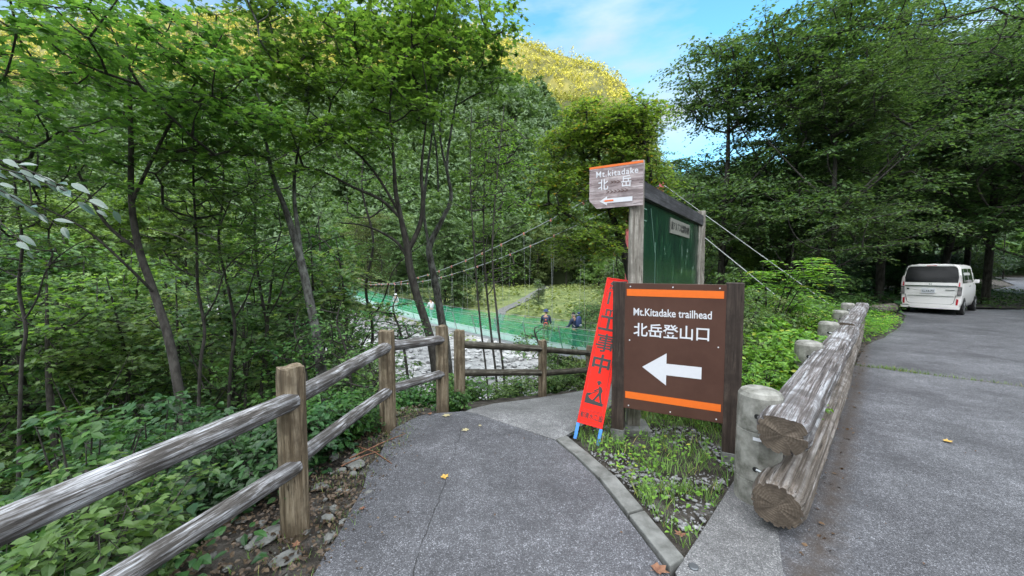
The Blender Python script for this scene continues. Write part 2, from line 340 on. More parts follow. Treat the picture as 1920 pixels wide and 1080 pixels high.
path_L = jit([(-1.02, -4), (-1.03, 0), (-1.03, 1.85), (-1.04, 2.16), (-1.14, 2.96), (-1.19, 3.6), (-1.0, 3.95), (-.55, 4.14)], 0.022, 7)
path_R = [(.95, -4), (.85, 0), (.82, 1.87), (.65, 2.73), (.52, 3.1), (.40, 3.36)]
drape('path', path_L, path_R, m_asph, 30, 0.12, 0.010, thick=0.03)
drape('concrete_path', jit([(-.56, 4.13), (-.25, 4.6), (.2, 4.95), (.9, 5.5), (1.8, 6.6), (3.3, 9.4), (4.0, 12), (4.5, 13.9)], 0.03), [(.42, 3.36), (.66, 3.62), (1.0, 4.05), (1.5, 4.8), (2.4, 5.9), (3.9, 8.8), (5.0, 11.5), (5.6, 13.6)], m_conc, 12, 0.15, 0.012, thick=0.03)
drape('concrete_apron', [(.85, -4), (.87, 0), (.83, 1.84), (1.2, 2.22), (1.62, 2.66), (2.1, 3.15), (3.4, 4.5), (6, 7.1), (9, 10.1)], [(1.25, -4), (1.33, 0), (1.43, 1.85), (1.62, 2.15), (1.85, 2.4), (2.33, 2.9), (3.65, 4.3), (6.2, 6.9), (9.1, 9.95)], m_conc, 10, 0.2, 0.004, thick=0.03)
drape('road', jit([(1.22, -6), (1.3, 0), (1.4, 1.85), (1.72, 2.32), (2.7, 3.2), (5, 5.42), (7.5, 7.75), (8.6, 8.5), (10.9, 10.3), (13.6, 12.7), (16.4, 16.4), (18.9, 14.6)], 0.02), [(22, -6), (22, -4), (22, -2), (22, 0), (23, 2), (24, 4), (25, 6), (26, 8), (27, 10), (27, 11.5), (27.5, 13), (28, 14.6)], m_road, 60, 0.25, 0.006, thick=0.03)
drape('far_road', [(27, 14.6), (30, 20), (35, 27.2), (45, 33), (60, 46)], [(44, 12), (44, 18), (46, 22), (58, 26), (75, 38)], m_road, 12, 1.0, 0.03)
drape('far_trail', [(-3, 35.4), (-1.0, 42), (1.2, 52), (4.3, 67), (7, 82)], [(-1.9, 35.4), (.3, 42), (2.7, 52), (6.0, 67), (9, 82)], m_kerb, 4, 1.0, 0.08)
def kerb_stones():
    mb = MB(); a = [Vector((.84, 1.88, 0)), Vector((.66, 2.73, 0)), Vector((.53, 3.10, 0)), Vector((.41, 3.38, 0))]
    b = [Vector((.945, 1.94, 0)), Vector((.785, 2.76, 0)), Vector((.64, 3.15, 0)), Vector((.52, 3.45, 0))]
    for i, cuts in enumerate((2, 1, 1)):
        for k in range(cuts):
            t0, t1 = k / cuts + .008, (k + 1) / cuts - .008
            q = [a[i].lerp(a[i + 1], t0), b[i].lerp(b[i + 1], t0), b[i].lerp(b[i + 1], t1), a[i].lerp(a[i + 1], t1)]
            z = 0.030 - 0.004 * i + random.uniform(-.003, .003)
            mb.prism([(p.x, p.y) for p in q], -0.12, z)
    o = link('kerb', mb.mesh('kerb'), m_kerb); tag(o, kind='structure'); bevel(o, 0.008)
kerb_stones()

# hills: shaded foothill across the river, sunlit mountain behind it, hill behind the road, ridge behind the viewer that shades the valley
def hill_mesh(name, prof, D, y0, z0, back, pw, amp, px0, px1, n=180, mat=None):
    px = np.linspace(px0, px1, n); py = np.interp(px, [p[0] for p in prof], [p[1] for p in prof])
    t = np.concatenate([np.linspace(-0.02, 1, 60), np.linspace(1.03, 1.6, 10)]); PX, Tt = np.meshgrid(px, t); PYg = np.meshgrid(py, t)[0]
    Y = y0 + Tt * (D - y0); X = (PX - 960) / F * (y0 + np.clip(Tt, 0, 1) * (D - y0)) * 1.0; zr = (505 - PYg) / F * D + 1.6
    tt = np.clip(Tt, 0, 1); Z = z0 + (zr - z0) * tt ** pw + amp * fbm(X / 22 + 5, Y / 22, 4) * np.sin(np.pi * np.clip(tt, 0, 1)) ** .5 * 2
    Z = np.where(Tt > 1, zr - (Tt - 1) * back, Z); Z = np.where(Tt < 0, z0 - 8, Z)
    V = np.stack([X, Y, Z], -1); idx = np.arange(X.size).reshape(X.shape)
    Q = np.stack([idx[:-1, :-1], idx[:-1, 1:], idx[1:, 1:], idx[1:, :-1]], -1).reshape(-1, 4)
    o = link(name, np_mesh(name, V.reshape(-1, 3), Q, True), mat or m_hill); tag(o, kind='structure'); return V
V_hill = hill_mesh('hill', [(-900, 215), (0, 205), (400, 190), (700, 180), (890, 166), (960, 168), (1000, 190), (1050, 240), (1100, 300), (1200, 400), (1400, 490)], 190, 84, -2.5, 60, 1.0, 9, -900, 1400)
V_mtn = hill_mesh('mountain', [(-1200, 120), (0, 66), (400, 45), (700, 52), (900, 74), (985, 97), (1050, 116), (1100, 130), (1165, 166), (1200, 225), (1240, 330), (1400, 400), (2600, 430)], 450, 200, 10, 200, 0.95, 26, -1200, 2600, 260, m_mtnsoil)
V_rhill = hill_mesh('wooded_hill', [(1185, 480), (1250, 420), (1400, 350), (1700, 340), (2000, 360), (2600, 330), (3800, 300)], 120, 46, -1.0, 40, 1.0, 5, 1185, 3800)
def rear_ridge():
    xs = np.linspace(-1500, 1500, 60); ys = np.array([-120, -250, -380, -500, -620, -760]); X, Y = np.meshgrid(xs, ys)
    H = np.array([-5, 60, 170, RIDGE, 200, -5])[:, None] + 0 * X; H = H + 24 * fbm(X / 160, Y / 160) * (H > 0)
    idx = np.arange(X.size).reshape(X.shape); Q = np.stack([idx[:-1, :-1], idx[1:, :-1], idx[1:, 1:], idx[:-1, 1:]], -1).reshape(-1, 4)
    o = link('ridge', np_mesh('ridge', np.stack([X, Y, H], -1).reshape(-1, 3), Q, True), m_hill); tag(o, kind='structure')
RIDGE = 300
rear_ridge()
# ================================================================= things
m_rail = M_wood('weathered_rail', (0.020, 0.016, 0.013), (0.105, 0.095, 0.088), (0.48, 0.49, 0.52), 'X', dens=1.7, bs=.9, bd=.01)
m_rail2 = M_wood('mossy_rail', (0.02, 0.018, 0.014), (0.07, 0.06, 0.045), (0.20, 0.19, 0.16), 'X')
m_fpost = M_wood('fence_post_wood', (0.030, 0.021, 0.013), (0.145, 0.11, 0.07), (0.30, 0.25, 0.18), 'Z', dens=1.1, bs=.9, bd=.012)
m_log = M_wood('cracked_log', (0.014, 0.010, 0.008), (0.15, 0.13, 0.125), (0.46, 0.47, 0.50), 'X', dens=1.0, bs=1.0, bd=0.03, xs=.9)
m_log2 = M_wood('brown_log', (0.03, 0.024, 0.02), (0.17, 0.14, 0.115), (0.34, 0.32, 0.31), 'X', dens=1.0, bs=0.9, bd=0.03, xs=.9)
m_end = M_endgrain('log_end', (0.105, 0.078, 0.056), (0.175, 0.140, 0.108))
m_brownpost = M_wood('stained_timber', (0.018, 0.012, 0.010), (0.040, 0.028, 0.023), (0.070, 0.052, 0.043), 'Z', 0.6, bs=0.25)
m_brown = M_noise('brown_panel', (0.070, 0.032, 0.023), (0.095, 0.046, 0.034), 2.2, 0.42, bs=60, bstr=.05, bdist=.002)
m_orange = M_flat('orange_stripe', (0.80, 0.16, 0.02), 0.45, var=0.04)
m_white = M_flat('white_film', (0.68, 0.69, 0.74), 0.45, var=0.03)
m_greypost = M_wood('grey_timber', (0.09, 0.075, 0.06), (0.26, 0.24, 0.21), (0.44, 0.42, 0.38), 'Z', dens=0.9, bs=0.3)
m_darkbeam = M_wood('dark_beam', (0.02, 0.018, 0.02), (0.05, 0.048, 0.055), (0.10, 0.10, 0.11), 'X', 0.6, bs=0.3)
m_board = M_wood('weathered_board', (0.12, 0.085, 0.09), (0.34, 0.275, 0.28), (0.55, 0.49, 0.50), 'X', dens=0.9, bs=0.4, bd=0.004)
m_red = M_flat('fluorescent_red', (0.78, 0.016, 0.006), 0.6, .2, var=0.05)
m_redframe = M_flat('red_frame', (0.70, 0.012, 0.006), 0.5, .3)
m_blue = M_flat('blue_paint', (0.05, 0.22, 0.60), 0.4)
m_black = M_flat('black_print', (0.012, 0.012, 0.012), 0.5)
m_steel = M_flat('galvanised_steel', (0.42, 0.45, 0.47), 0.45, metal=0.6)
m_cable = M_flat('pale_cable', (0.30, 0.32, 0.32), 0.5)
m_yellow = M_flat('yellow_reflector', (0.85, 0.45, 0.02), 0.4)
m_chev = M_flat('carved_mark', (0.09, 0.035, 0.025), 0.8)

def log_mesh(L, r, cap=True, flat_top=0.0, rough=0.06, crack=0.0, n=40, seed=0, r2=None, caps_mi=1):
    """a log along +X with knotty, cracked, slightly wavering surface"""
    r2 = r if r2 is None else r2; nx = max(8, int(L / (0.035 if L < 3 else 0.06))); xs = np.linspace(0, L, nx)
    a = np.linspace(0, 2 * np.pi, n, endpoint=False); A, X = np.meshgrid(a, xs)
    w = rough * (fbm(np.cos(A) * 1.6 + 10 + seed, X * 1.5 + np.sin(A) * 1.6 + 20, 3)) * 1.6
    c = crack * np.minimum(0, fbm(np.cos(A) * 9 + seed + 40, X * .9 + np.sin(A) * 9 + 60, 3)) * 4
    end = 1 - 0.10 * np.exp(-np.minimum(X, L - X) / 0.02)
    Rr = (r + (r2 - r) * X / L) * (1 + w + c) * end
    Y = Rr * np.cos(A); Z = Rr * np.sin(A)
    if flat_top: Z = np.where(Z > r * flat_top, r * flat_top + (Z - r * flat_top) * 0.25, Z)
    bend = 0.012 * L / 2 * np.sin(X / L * 3.1 + seed); Z = Z + bend * 0.5; Y = Y + bend * 0.6
    mb = MB(); V = np.stack([X, Y, Z], -1).reshape(-1, 3); f = []
    for i in range(nx - 1):
        for k in range(n): f.append((i * n + k, (i + 1) * n + k, (i + 1) * n + (k + 1) % n, i * n + (k + 1) % n))
    mb.add(V, f, 0, True)
    if cap:
        for i, s in ((0, -1), (nx - 1, 1)):
            ring = V[i * n:(i + 1) * n]; cen = ring.mean(0) + np.array([s * 0.004, 0, 0]); inner = ring * .55 + cen * .45; ja = np.arange(n) * 2 * np.pi / n; inner[:, 0] += s * r * .14 * fbm(np.cos(ja) * 2 + seed + 3, np.sin(ja) * 2 + 7, 3)
            b = [tuple(p) for p in ring] + [tuple(p) for p in inner] + [tuple(cen)]
            fs = [(k, (k + 1) % n, n + (k + 1) % n, n + k) for k in range(n)] + [(n + k, n + (k + 1) % n, 2 * n) for k in range(n)]
            mb.add(b, fs, caps_mi)
    return mb.mesh('log')
def log_between(name, a, b, r, mats, parent, **kw):
    a, b = Vector(a), Vector(b); return link(name, log_mesh((b - a).length, r, **kw), mats, parent, frame(a, b - a))
def round_post(name, base, top_z, r, mat, parent, seed=0, square=0.35, lean=(0, 0)):
    H = top_z - base[2] + 0.25; n = 28; zs = np.linspace(-0.25, H - 0.25, 26); a = np.linspace(0, 2 * np.pi, n, endpoint=False); A, Z = np.meshgrid(a, zs)
    sq = 1 + square * 0.28 * (np.abs(np.sin(2 * (A + .5))) ** 1.5) - 0.04
    Rr = r * sq * (1 + 0.05 * fbm(np.cos(A) * 3 + seed, np.sin(A) * 3 + Z * .7, 3) * 2)
    k = np.clip((Z - (H - 0.27)) / 0.02, 0, 1); Rr = Rr * (1 - 0.07 * k)
    Z2 = Z + (0.006 * np.sin(A * 3 + seed)) * k
    V = np.stack([Rr * np.cos(A) + lean[0] * Z, Rr * np.sin(A) + lean[1] * Z, Z2], -1).reshape(-1, 3); f = []
    for i in range(len(zs) - 1):
        for j in range(n): f.append((i * n + j, i * n + (j + 1) % n, (i + 1) * n + (j + 1) % n, (i + 1) * n + j))
    mb = MB(); mb.add(V, f, 0, True); ring = V[-n:]; c = ring.mean(0) - np.array([0, 0, .004])
    mb.add([tuple(p) for p in ring] + [tuple(c)], [(j, (j + 1) % n, n) for j in range(n)], 0)
    return link(name, mb.mesh(name), mat, parent, Matrix.Translation(base))

# ---- two-rail log fences
f1 = thing('log_fence', 'weathered two-rail log fence along the left edge of the asphalt path', 'fence', (-1.3, 2.2, 0))
pb = [Vector((-1.72, .35, 0)), Vector((-1.34, 2.21, 0)), Vector((-1.25, 3.65, 0)), Vector((-.80, 4.19, 0))]
tops = [1.02, P(548, 688, 2.2).z, P(722, 620, 3.65).z, P(828, 611, 4.19).z]
for i, (b, t) in enumerate(zip(pb, tops)): round_post('post', b, t, (.078, .075, .074, .068)[i], m_fpost, f1, seed=i * 3.1)
rz = [(.80, .42), (.815, .415), (P(718, 652, 3.6).z, P(718, 735, 3.6).z), (P(826, 637, 4.15).z, P(826, 701, 4.15).z)]
for i in range(3):
    a, b = pb[i], pb[i + 1]; cdir = Vector((-b.x, -b.y, 0)).normalized()
    for k in (0, 1):
        A = Vector((a.x, a.y, rz[i][k])) + Vector((-.01, .02, 0)); B = Vector((b.x, b.y, rz[i + 1][k])) + cdir * .055 + Vector((0.0, 0.02, 0))
        log_between('rail', A, B, (.055, .050)[k] * (1 if i < 2 else .92), [m_rail, m_rail], f1, seed=i * 5 + k, rough=.10, crack=.03)
f2 = thing('log_fence', 'lower mossy log fence bordering the concrete ramp beyond the path, in front of the river', 'fence', (0, 5, -.2))
q4 = G(862, 745); q5 = P(1017, 745, 5.45); q6 = P(1105, 752, 6.3); q5.z = h1(q5.x, q5.y); q6.z = h1(q6.x, q6.y)
pb = [Vector((q4.x, q4.y, 0)), q5, q6]; tops = [P(862, 619, q4.y).z, P(1017, 638, 5.45).z, P(1105, 648, 6.3).z]
for i, (b, t) in enumerate(zip(pb, tops)): round_post('post', b, t, (.066, .062, .062)[i], m_fpost, f2, seed=20 + i * 3.1)
rz = [(P(862, 646, 4.5).z, P(862, 701, 4.5).z), (P(1017, 655, 5.45).z, P(1017, 699, 5.45).z), (P(1105, 662, 6.3).z, P(1105, 694, 6.3).z)]
for i in range(2):
    a, b = pb[i], pb[i + 1]
    for k in (0, 1): log_between('rail', (a.x, a.y, rz[i][k]), (b.x, b.y, rz[i + 1][k]), .046, [m_rail2, m_rail2], f2, seed=30 + i * 5 + k, rough=.12, crack=.03)

# ---- log guardrail beside the road
LOGX = 0.53; PX = 0.80
g = thing('log_guardrail', 'guardrail of two huge cracked grey logs bolted to concrete posts beside the road', 'guardrail', (2, 2.7, 0))
dd = Vector((1, 1, 0)).normalized()
def gl(y, off=LOGX): return Vector((y - off, y, 0))
for (y0, y1, z, r, mt, fl, sd_) in ((2.16, 6.05, .600, .142, m_log, .62, 1), (6.07, 10.2, .60, .145, m_log, .62, 2), (2.14, 6.6, .185, .142, m_log2, 0.0, 3), (6.62, 10.15, .18, .142, m_log2, 0.0, 4)):
    off_ = LOGX + (.03 if z < .3 else 0); a = gl(y0, off_); b = gl(y1, off_); a.z = z; b.z = z
    log_between('log', a, b, r, [mt, m_end], g, seed=sd_, flat_top=fl, rough=.10, crack=.20 if mt == m_log else .14, n=120)
def conc_post(y, first):
    base = Vector((y - PX, y, 0)); n = 16; mb = MB(); prof = [(-.2, .142), (.0, .141), (.16, .140), (.163, .133), (.170, .133), (.173, .140), (.50, .138), (.503, .132), (.510, .132), (.513, .138), (.735, .133), (.762, .118), (.775, .092)]
    rings = [[(r * math.cos(2 * math.pi * (k + .5) / n), r * math.sin(2 * math.pi * (k + .5) / n), z) for k in range(n)] for z, r in prof]
    vs = [v for r in rings for v in r]; fs = [(i * n + k, i * n + (k + 1) % n, (i + 1) * n + (k + 1) % n, (i + 1) * n + k) for i in range(len(prof) - 1) for k in range(n)]
    mb.add(vs, fs); mb.add(rings[-1], [tuple(range(n))])
    o = link('concrete_post', mb.mesh('concrete_post'), m_post_c, g, Matrix.Translation(base))
    for z in (.62, .26):
        hk = MB(); ang = [math.radians(-128 + k * 9) for k in range(9)]
        pts = [Vector((math.cos(t) * (.141 + .018 * math.sin(k / 8 * math.pi)), math.sin(t) * (.141 + .018 * math.sin(k / 8 * math.pi)), z - .02 * k / 8)) for k, t in enumerate(ang)]
        hk.tube(pts, .009, 8); local('hook', hk.mesh('hook'), m_steel, o)
        pk = MB(); t = math.radians(-130); pk.tube([Vector((math.cos(t) * .120, math.sin(t) * .120, z)), Vector((math.cos(t) * .1405, math.sin(t) * .1405, z))], .017, 12); local('bolt_recess', pk.mesh('bolt_recess'), m_black, o)
    if first:
        for (a0, a1, mt) in ((-138, -112, m_white), (-112, -92, m_yellow)):
            sm = MB(); A = [math.radians(a0 + (a1 - a0) * k / 4) for k in range(5)]
            sm.add([(.1405 * math.cos(t), .1405 * math.sin(t), z) for t in A for z in (.455, .478)], [(2 * k, 2 * k + 2, 2 * k + 3, 2 * k + 1) for k in range(4)]); local('reflector', sm.mesh('reflector'), mt, o)
for i, y in enumerate((2.52, 4.22, 5.80, 7.40, 9.05)): conc_post(y, i == 0)

# ---- brown trailhead sign
SL = Vector((1.025, 3.50, 0)); SR = Vector((1.86, 3.08, 0)); sx = (SR - SL).normalized(); W_s = (SR - SL).length
s = thing('trailhead_sign', 'large brown trailhead sign with orange stripes and a white arrow on two dark posts', 'sign', ((SL + SR) / 2))
FS = frame(SL, sx); topz = P(1158, 528, 3.5).z
def post_box(name, base, w, d, z0, z1, mat, parent, fr):
    mb = MB(); mb.box((0, 0, (z1 + z0) / 2), (w, d, z1 - z0)); M = fr.copy(); M.translation = Vector((base[0], base[1], 0)); return bevel(link(name, mb.mesh(name), mat, parent, M), .006)
post_box('post', SL, .115, .10, .07, topz, m_brownpost, s, FS); post_box('post', SR, .128, .10, .05, topz + .005, m_brownpost, s, FS)
post_box('post_footing', SL, .122, .107, -.15, .075, m_kerb, s, FS); post_box('post_footing', SR, .135, .107, -.15, .055, m_kerb, s, FS)
pw = W_s - .115; PC = W_s / 2 - .005; pz0, pz1 = .295, topz - .012; pzc = (pz0 + pz1) / 2; ph = pz1 - pz0
mb = MB(); mb.box((PC, -.030, pzc), (pw, .035, ph)); pn = bevel(link('panel', mb.mesh('panel'), m_brown, s, FS), .002)
for z_ in (pz1 - .04, pz0 + .05):
    mb = MB(); mb.box((PC, .012, z_), (pw, .04, .06)); link('crossbar', mb.mesh('crossbar'), m_brownpost, s, FS)
FY = -.0485
def on_face(name, mb_or_me, mat, parent, fr, x, z, y=FY, rot=0.0):
    me = mb_or_me.mesh(name) if isinstance(mb_or_me, MB) else mb_or_me
    return link(name, me, mat, parent, fr @ Matrix.Translation((x, y, z)) @ Matrix.Rotation(R_(90), 4, 'X') @ Matrix.Rotation(rot, 4, 'Z'))
def plate(poly, d=.0012):
    mb = MB(); mb.prism(poly, 0, d); return mb
def rect(w, h): return [(-w / 2, -h / 2), (w / 2, -h / 2), (w / 2, h / 2), (-w / 2, h / 2)]
sw = pw - .035
on_face('stripe', plate(rect(sw, .064)), m_orange, s, FS, PC, pz1 - .105 + .02); on_face('stripe', plate(rect(sw, .064)), m_orange, s, FS, PC, pz0 + .130)
me = text_mesh('Mt.Kitadake trailhead', .096, .0012, bold=.0012, sx=.775); on_face('lettering', me, m_white, s, FS, PC - .012, pz1 - .265)
me = text_mesh('北岳登山口', .132, .0012, bold=.0018, sx=.96); on_face('lettering', me, m_white, s, FS, PC - .012, pz1 - .435)
AR = [(-.25, 0), (-.045, .145), (-.045, .052), (.235, .052), (.235, -.052), (-.045, -.052), (-.045, -.145)]
on_face('arrow', plate(AR), m_white, s, FS, PC + .005, pz0 + .41)
for x in (.06, .5, .94):
    for z in (pz0 + .03, pz1 - .03):
        b_ = MB(); b_.prism([(.006 * math.cos(k), .006 * math.sin(k)) for k in np.linspace(0, 6.28, 9)[:-1]], 0, .004); on_face('bolt', b_, m_white, s, FS, PC + (x - .5) * pw, z)
for x in (.06, .94):
    b_ = MB(); b_.prism([(.006 * math.cos(k), .006 * math.sin(k)) for k in np.linspace(0, 6.28, 9)[:-1]], 0, .004); on_face('bolt', b_, m_white, s, FS, PC + (x - .5) * pw, pzc + .06)

# ---- map board behind it
ML = P(1191, 520, 3.68); ML.z = 0; MR = P(1311, 520, 6.15); MR.z = 0; mx = (MR - ML).normalized(); W_m = (MR - ML).length
mbd = thing('map_board', 'tall timber map board with a dark green relief map behind the brown sign', 'board', ((ML + MR) / 2))
FM = frame(ML, mx)
m_map, nt, b, out = new_mat('relief_map'); v = coords(nt, (2.6, 1, 1.0)); n1 = noise(nt, v, 2.0, 9, .68, 1.1); n2 = noise(nt, coords(nt, (1, 1, 1)), 7, 4, .6)
cmap = ramp(nt, n1, [(.40, (.004, .018, .016)), (.50, (.007, .036, .022)), (.60, (.016, .065, .034)), (.68, (.18, .24, .21))])
nt.links.new(mixc(nt, ramp(nt, n2, [(.52, 0.0), (.66, 0.8)]), cmap, (.006, .030, .020)), b.inputs['Base Color']); b.inputs['Roughness'].default_value = .22
def fbox(name, x0, x1, z0, z1, y, d, mat, parent, fr, bv=.004):
    m_ = MB(); m_.box((0, 0, 0), (x1 - x0, d, z1 - z0)); return bevel(link(name, m_.mesh(name), mat, parent, fr @ Matrix.Translation(((x0 + x1) / 2, y, (z0 + z1) / 2))), bv)
mt1 = P(1192, 303, 3.68).z; mt2 = P(1311, 396, 6.15).z; bz = P(1215, 338, 3.68).z
FP = frame(ML, (1, -.12, 0))
m_ = MB(); m_.box((0, 0, (mt1 - .1) / 2), (.125, .115, mt1 + .1)); bevel(link('post', m_.mesh('post'), m_greypost, mbd, FP), .008)
FP2 = FP.copy(); FP2.translation = MR; m_ = MB(); m_.box((0, 0, (mt2 - .6) / 2), (.115, .115, mt2 + .6)); bevel(link('post', m_.mesh('post'), m_greypost, mbd, FP2), .008)
m_ = MB(); m_.box((0, 0, 0), (.30, .30, .16)); bevel(link('footing', m_.mesh('footing'), m_kerb, mbd, FP @ Matrix.Translation((0, 0, -.045))), .012)
fbox('beam', .062, W_m - .05, bz - .16, bz, 0, .10, m_darkbeam, mbd, FM)
fbox('map_panel', .07, W_m - .06, .90, bz - .16, .01, .03, m_map, mbd, FM)
fbox('bottom_rail', .062, W_m - .055, .80, .90, 0, .09, m_greypost, mbd, FM)
fbox('edge_strip', W_m - .22, W_m - .06, .90, bz - .165, -.012, .02, m_greypost, mbd, FM)
tp = fbox('title_plate', 1.20, 2.25, bz - .42, bz - .23, -.010, .012, M_flat('cream_plate', (.20, .20, .175), .6), mbd, FM, .001)
on_face('lettering', text_mesh('南アルプス北部案内図', .115, .0008, bold=.001, sx=.86), m_black, tp, FM, 1.725, bz - .33, -.0175)
m_line = M_flat('map_line', (.16, .28, .22), .4)
for (x0, x1, z0, z1) in ((.10, .62, 1.355, 1.365), (.615, .625, 1.36, 1.9), (.10, .30, 2.10, 2.11), (.10, .30, 2.22, 2.23)): fbox('map_line', x0, x1, z0, z1, -.0075, .003, m_line, mbd, FM, .0005)
ml_ = MB(); ml_.box((0, 0, 0), (.010, .003, .50)); link('map_line', ml_.mesh('map_line'), m_line, mbd, FM @ Matrix.Translation((.52, -.0075, 2.02)) @ Matrix.Rotation(R_(-20), 4, 'Y'))

# ---- wooden direction board on the tall post
TR = P(1207, 301, 3.56); TL = P(1106, 315, 3.82); TR.z = TL.z = (TR.z + TL.z) / 2; bx = (TR - TL).normalized(); bw = (TR - TL).length
wd = thing('direction_board', 'small weathered grey wooden direction board with orange top edge, high on the timber post', 'sign', (TR + TL) / 2 - Vector((0, 0, .42)))
FW = frame(TL - Vector((0, 0, .42)), bx); hb = .42
m_ = MB(); m_.prism([(.075, 0), (bw, .0), (bw, hb), (0, hb), (0, .085)], -.0125, .0125, Matrix.Rotation(R_(90), 4, 'X')); bevel(link('board', m_.mesh('board'), m_board, wd, FW), .002)
on_face('top_strip', plate(rect(bw, .022)), m_orange, wd, FW, bw / 2, hb - .011, -.0135)
on_face('lettering', text_mesh('Mt.kitadake', .082, .001, bold=.0008, spacing=1.15, sx=.93), m_white, wd, FW, bw * .52, hb - .085, -.0135)
on_face('lettering', text_mesh('北', .118, .001, bold=.0008, sx=.9), m_white, wd, FW, bw * .27, hb - .195, -.0135)
on_face('lettering', text_mesh('岳', .118, .001, bold=.0008, sx=.9), m_white, wd, FW, bw * .70, hb - .185, -.0135)
ch = MB()
def chevron(mb, x, y, s_): mb.prism([(x, y), (x + s_, y - s_ * .6), (x, y - 1.2 * s_), (x + .35 * s_, y - 1.2 * s_), (x + 1.35 * s_, y - s_ * .6), (x + .35 * s_, y)], 0, .001)
for k in range(3): chevron(ch, -.045 + k * .032, .002, .024)
ch2 = MB()
for k in range(6): chevron(ch2, -.085 + k * .036, -.112, .026)
on_face('carved_pattern', ch2, m_chev, wd, FW, bw * .49, hb - .135, -.0135)
on_face('carved_pattern', ch, m_chev, wd, FW, bw * .49, hb - .16, -.0135)
on_face('arrow', plate([(-.165, 0), (-.09, .045), (-.09, .022), (.155, .022), (.155, -.022), (-.09, -.022), (-.09, -.045)]), m_white, wd, FW, bw * .52, .070, -.0135)
on_face('arrow_mark', plate([(-.10, 0), (-.08, .008), (.0, .008), (.0, -.008), (-.08, -.008)]), m_orange, wd, FW, bw * .47, .070, -.0152)

# ---- slim red roadworks sign leaning on the brown post
B0 = Vector((.585, 3.43, 0)); B1 = Vector((.835, 3.355, 0)); T0 = Vector((1.028, 3.99, P(1140, 520, 3.99).z)); ox = (B1 - B0).normalized(); oz = (T0 - B0); Lz = oz.length; wS = .240
rs = thing('roadworks_sign', 'slim red roadworks sign on blue legs leaning on the left brown post', 'sign', (B0 + B1) / 2)
FR = frame(B0, ox, oz); FR = Matrix.Translation((0, 0, 0)) @ FR
zx = oz - ox * oz.dot(ox); Hs = zx.length; shear = oz.dot(ox) / Hs      # the sign also tips sideways
tip = math.atan(shear); FR = FR @ Matrix.Rotation(tip, 4, 'Y'); Hs = Lz
m_ = MB(); m_.box((wS / 2, 0, Hs * .545), (wS - .024, .008, Hs * .90)); link('face', m_.mesh('face'), m_red, rs, FR)
m_ = MB()
for x in (.006, wS - .006): m_.box((x, 0, Hs * .545), (.014, .018, Hs * .91))
for z in (Hs * .995, Hs * .093): m_.box((wS / 2, 0, z), (wS + .002, .018, .014))
bevel(link('frame', m_.mesh('frame'), m_redframe, rs, FR), .003)
for x in (.012, wS - .012):
    m_ = MB(); m_.box((x, 0, Hs * .044), (.030, .015, Hs * .088)); link('leg', m_.mesh('leg'), m_blue, rs, FR)
    m_ = MB(); m_.box((x, .045, Hs * .30), (.022, .014, Hs * .60)); link('rear_leg', m_.mesh('rear_leg'), m_blue, rs, FR)
for body, u, sz, sx_ in (('約', .945, .12, 1.15), ('10', .858, .215, .88), ('m', .775, .16, 1.0), ('工', .690, .215, 1.0), ('事', .565, .215, 1.0), ('中', .435, .215, 1.0)):
    on_face('lettering', text_mesh(body, sz * .93, .0008, bold=.0022 if body == '事' else (.0045 if u < .75 else .002), sx=sx_), m_black, rs, FR, wS * (.44 if u > .6 else .48), Hs * u, -.0055)
on_face('lettering', text_mesh('㈲清水工設', .062, .0008, bold=.0006, sx=.72), m_black, rs, FR, wS * .5, Hs * .137, -.0055)
bl = MB()
def line(mb, x0, y0, x1, y1, t=.003):
    if x0 == x1: mb.prism([(x0 - t / 2, y0), (x0 + t / 2, y0), (x0 + t / 2, y1), (x0 - t / 2, y1)], 0, .0008)
    else: mb.prism([(x0, y0 - t / 2), (x1, y0 - t / 2), (x1, y0 + t / 2), (x0, y0 + t / 2)], 0, .0008)
x0, x1 = .030, wS - .030
for z in (.108, .165, .172, .915): line(bl, x0, Hs * z, x1, Hs * z)
for x in (x0 - .0015, x1 + .0015): line(bl, x, Hs * .108, x, Hs * .165); line(bl, x, Hs * .172, x, Hs * .915)
on_face('border_line', bl, m_black, rs, FR, 0, 0, -.0052)
ic = MB(); cpoly = lambda cx, cy_, r, n=12: [(cx + r * math.cos(2 * math.pi * k / n), cy_ + r * math.sin(2 * math.pi * k / n)) for k in range(n)]
ic.prism(cpoly(.012, .112, .014), 0, .0008); ic.prism([(-.014, .118), (.036, .118), (.028, .136), (.012, .143), (-.004, .136)], .0001, .0009)
ic.prism([(.012, .090), (.040, .086), (.060, .050), (.048, .020), (.022, .020), (.022, .055)], 0, .0008)
ic.prism([(.024, .022), (.050, .022), (.060, -.030), (.072, -.062), (.052, -.062), (.040, -.028)], 0, .0008)
ic.prism([(.020, .024), (.040, .018), (.018, -.022), (-.004, -.060), (-.024, -.060), (-.002, -.020)], .0001, .0009)
ic.prism([(.036, .084), (.030, .068), (-.016, .030), (-.024, .040)], .0002, .0010)
ic.prism([(.040, .060), (.034, .052), (-.052, -.006), (-.058, .002)], .0003, .0011)
ic.prism([(-.080, .004), (-.050, .012), (-.048, -.012), (-.070, -.022)], .0001, .0009)
ic.prism([(-.088, -.010), (-.078, .010), (-.058, -.034), (-.030, -.050), (.084, -.066), (.084, -.092), (-.088, -.092)], 0, .0008)
on_face('worker_pictogram', ic, m_black, rs, FR, wS * .5, Hs * .262, -.0055)

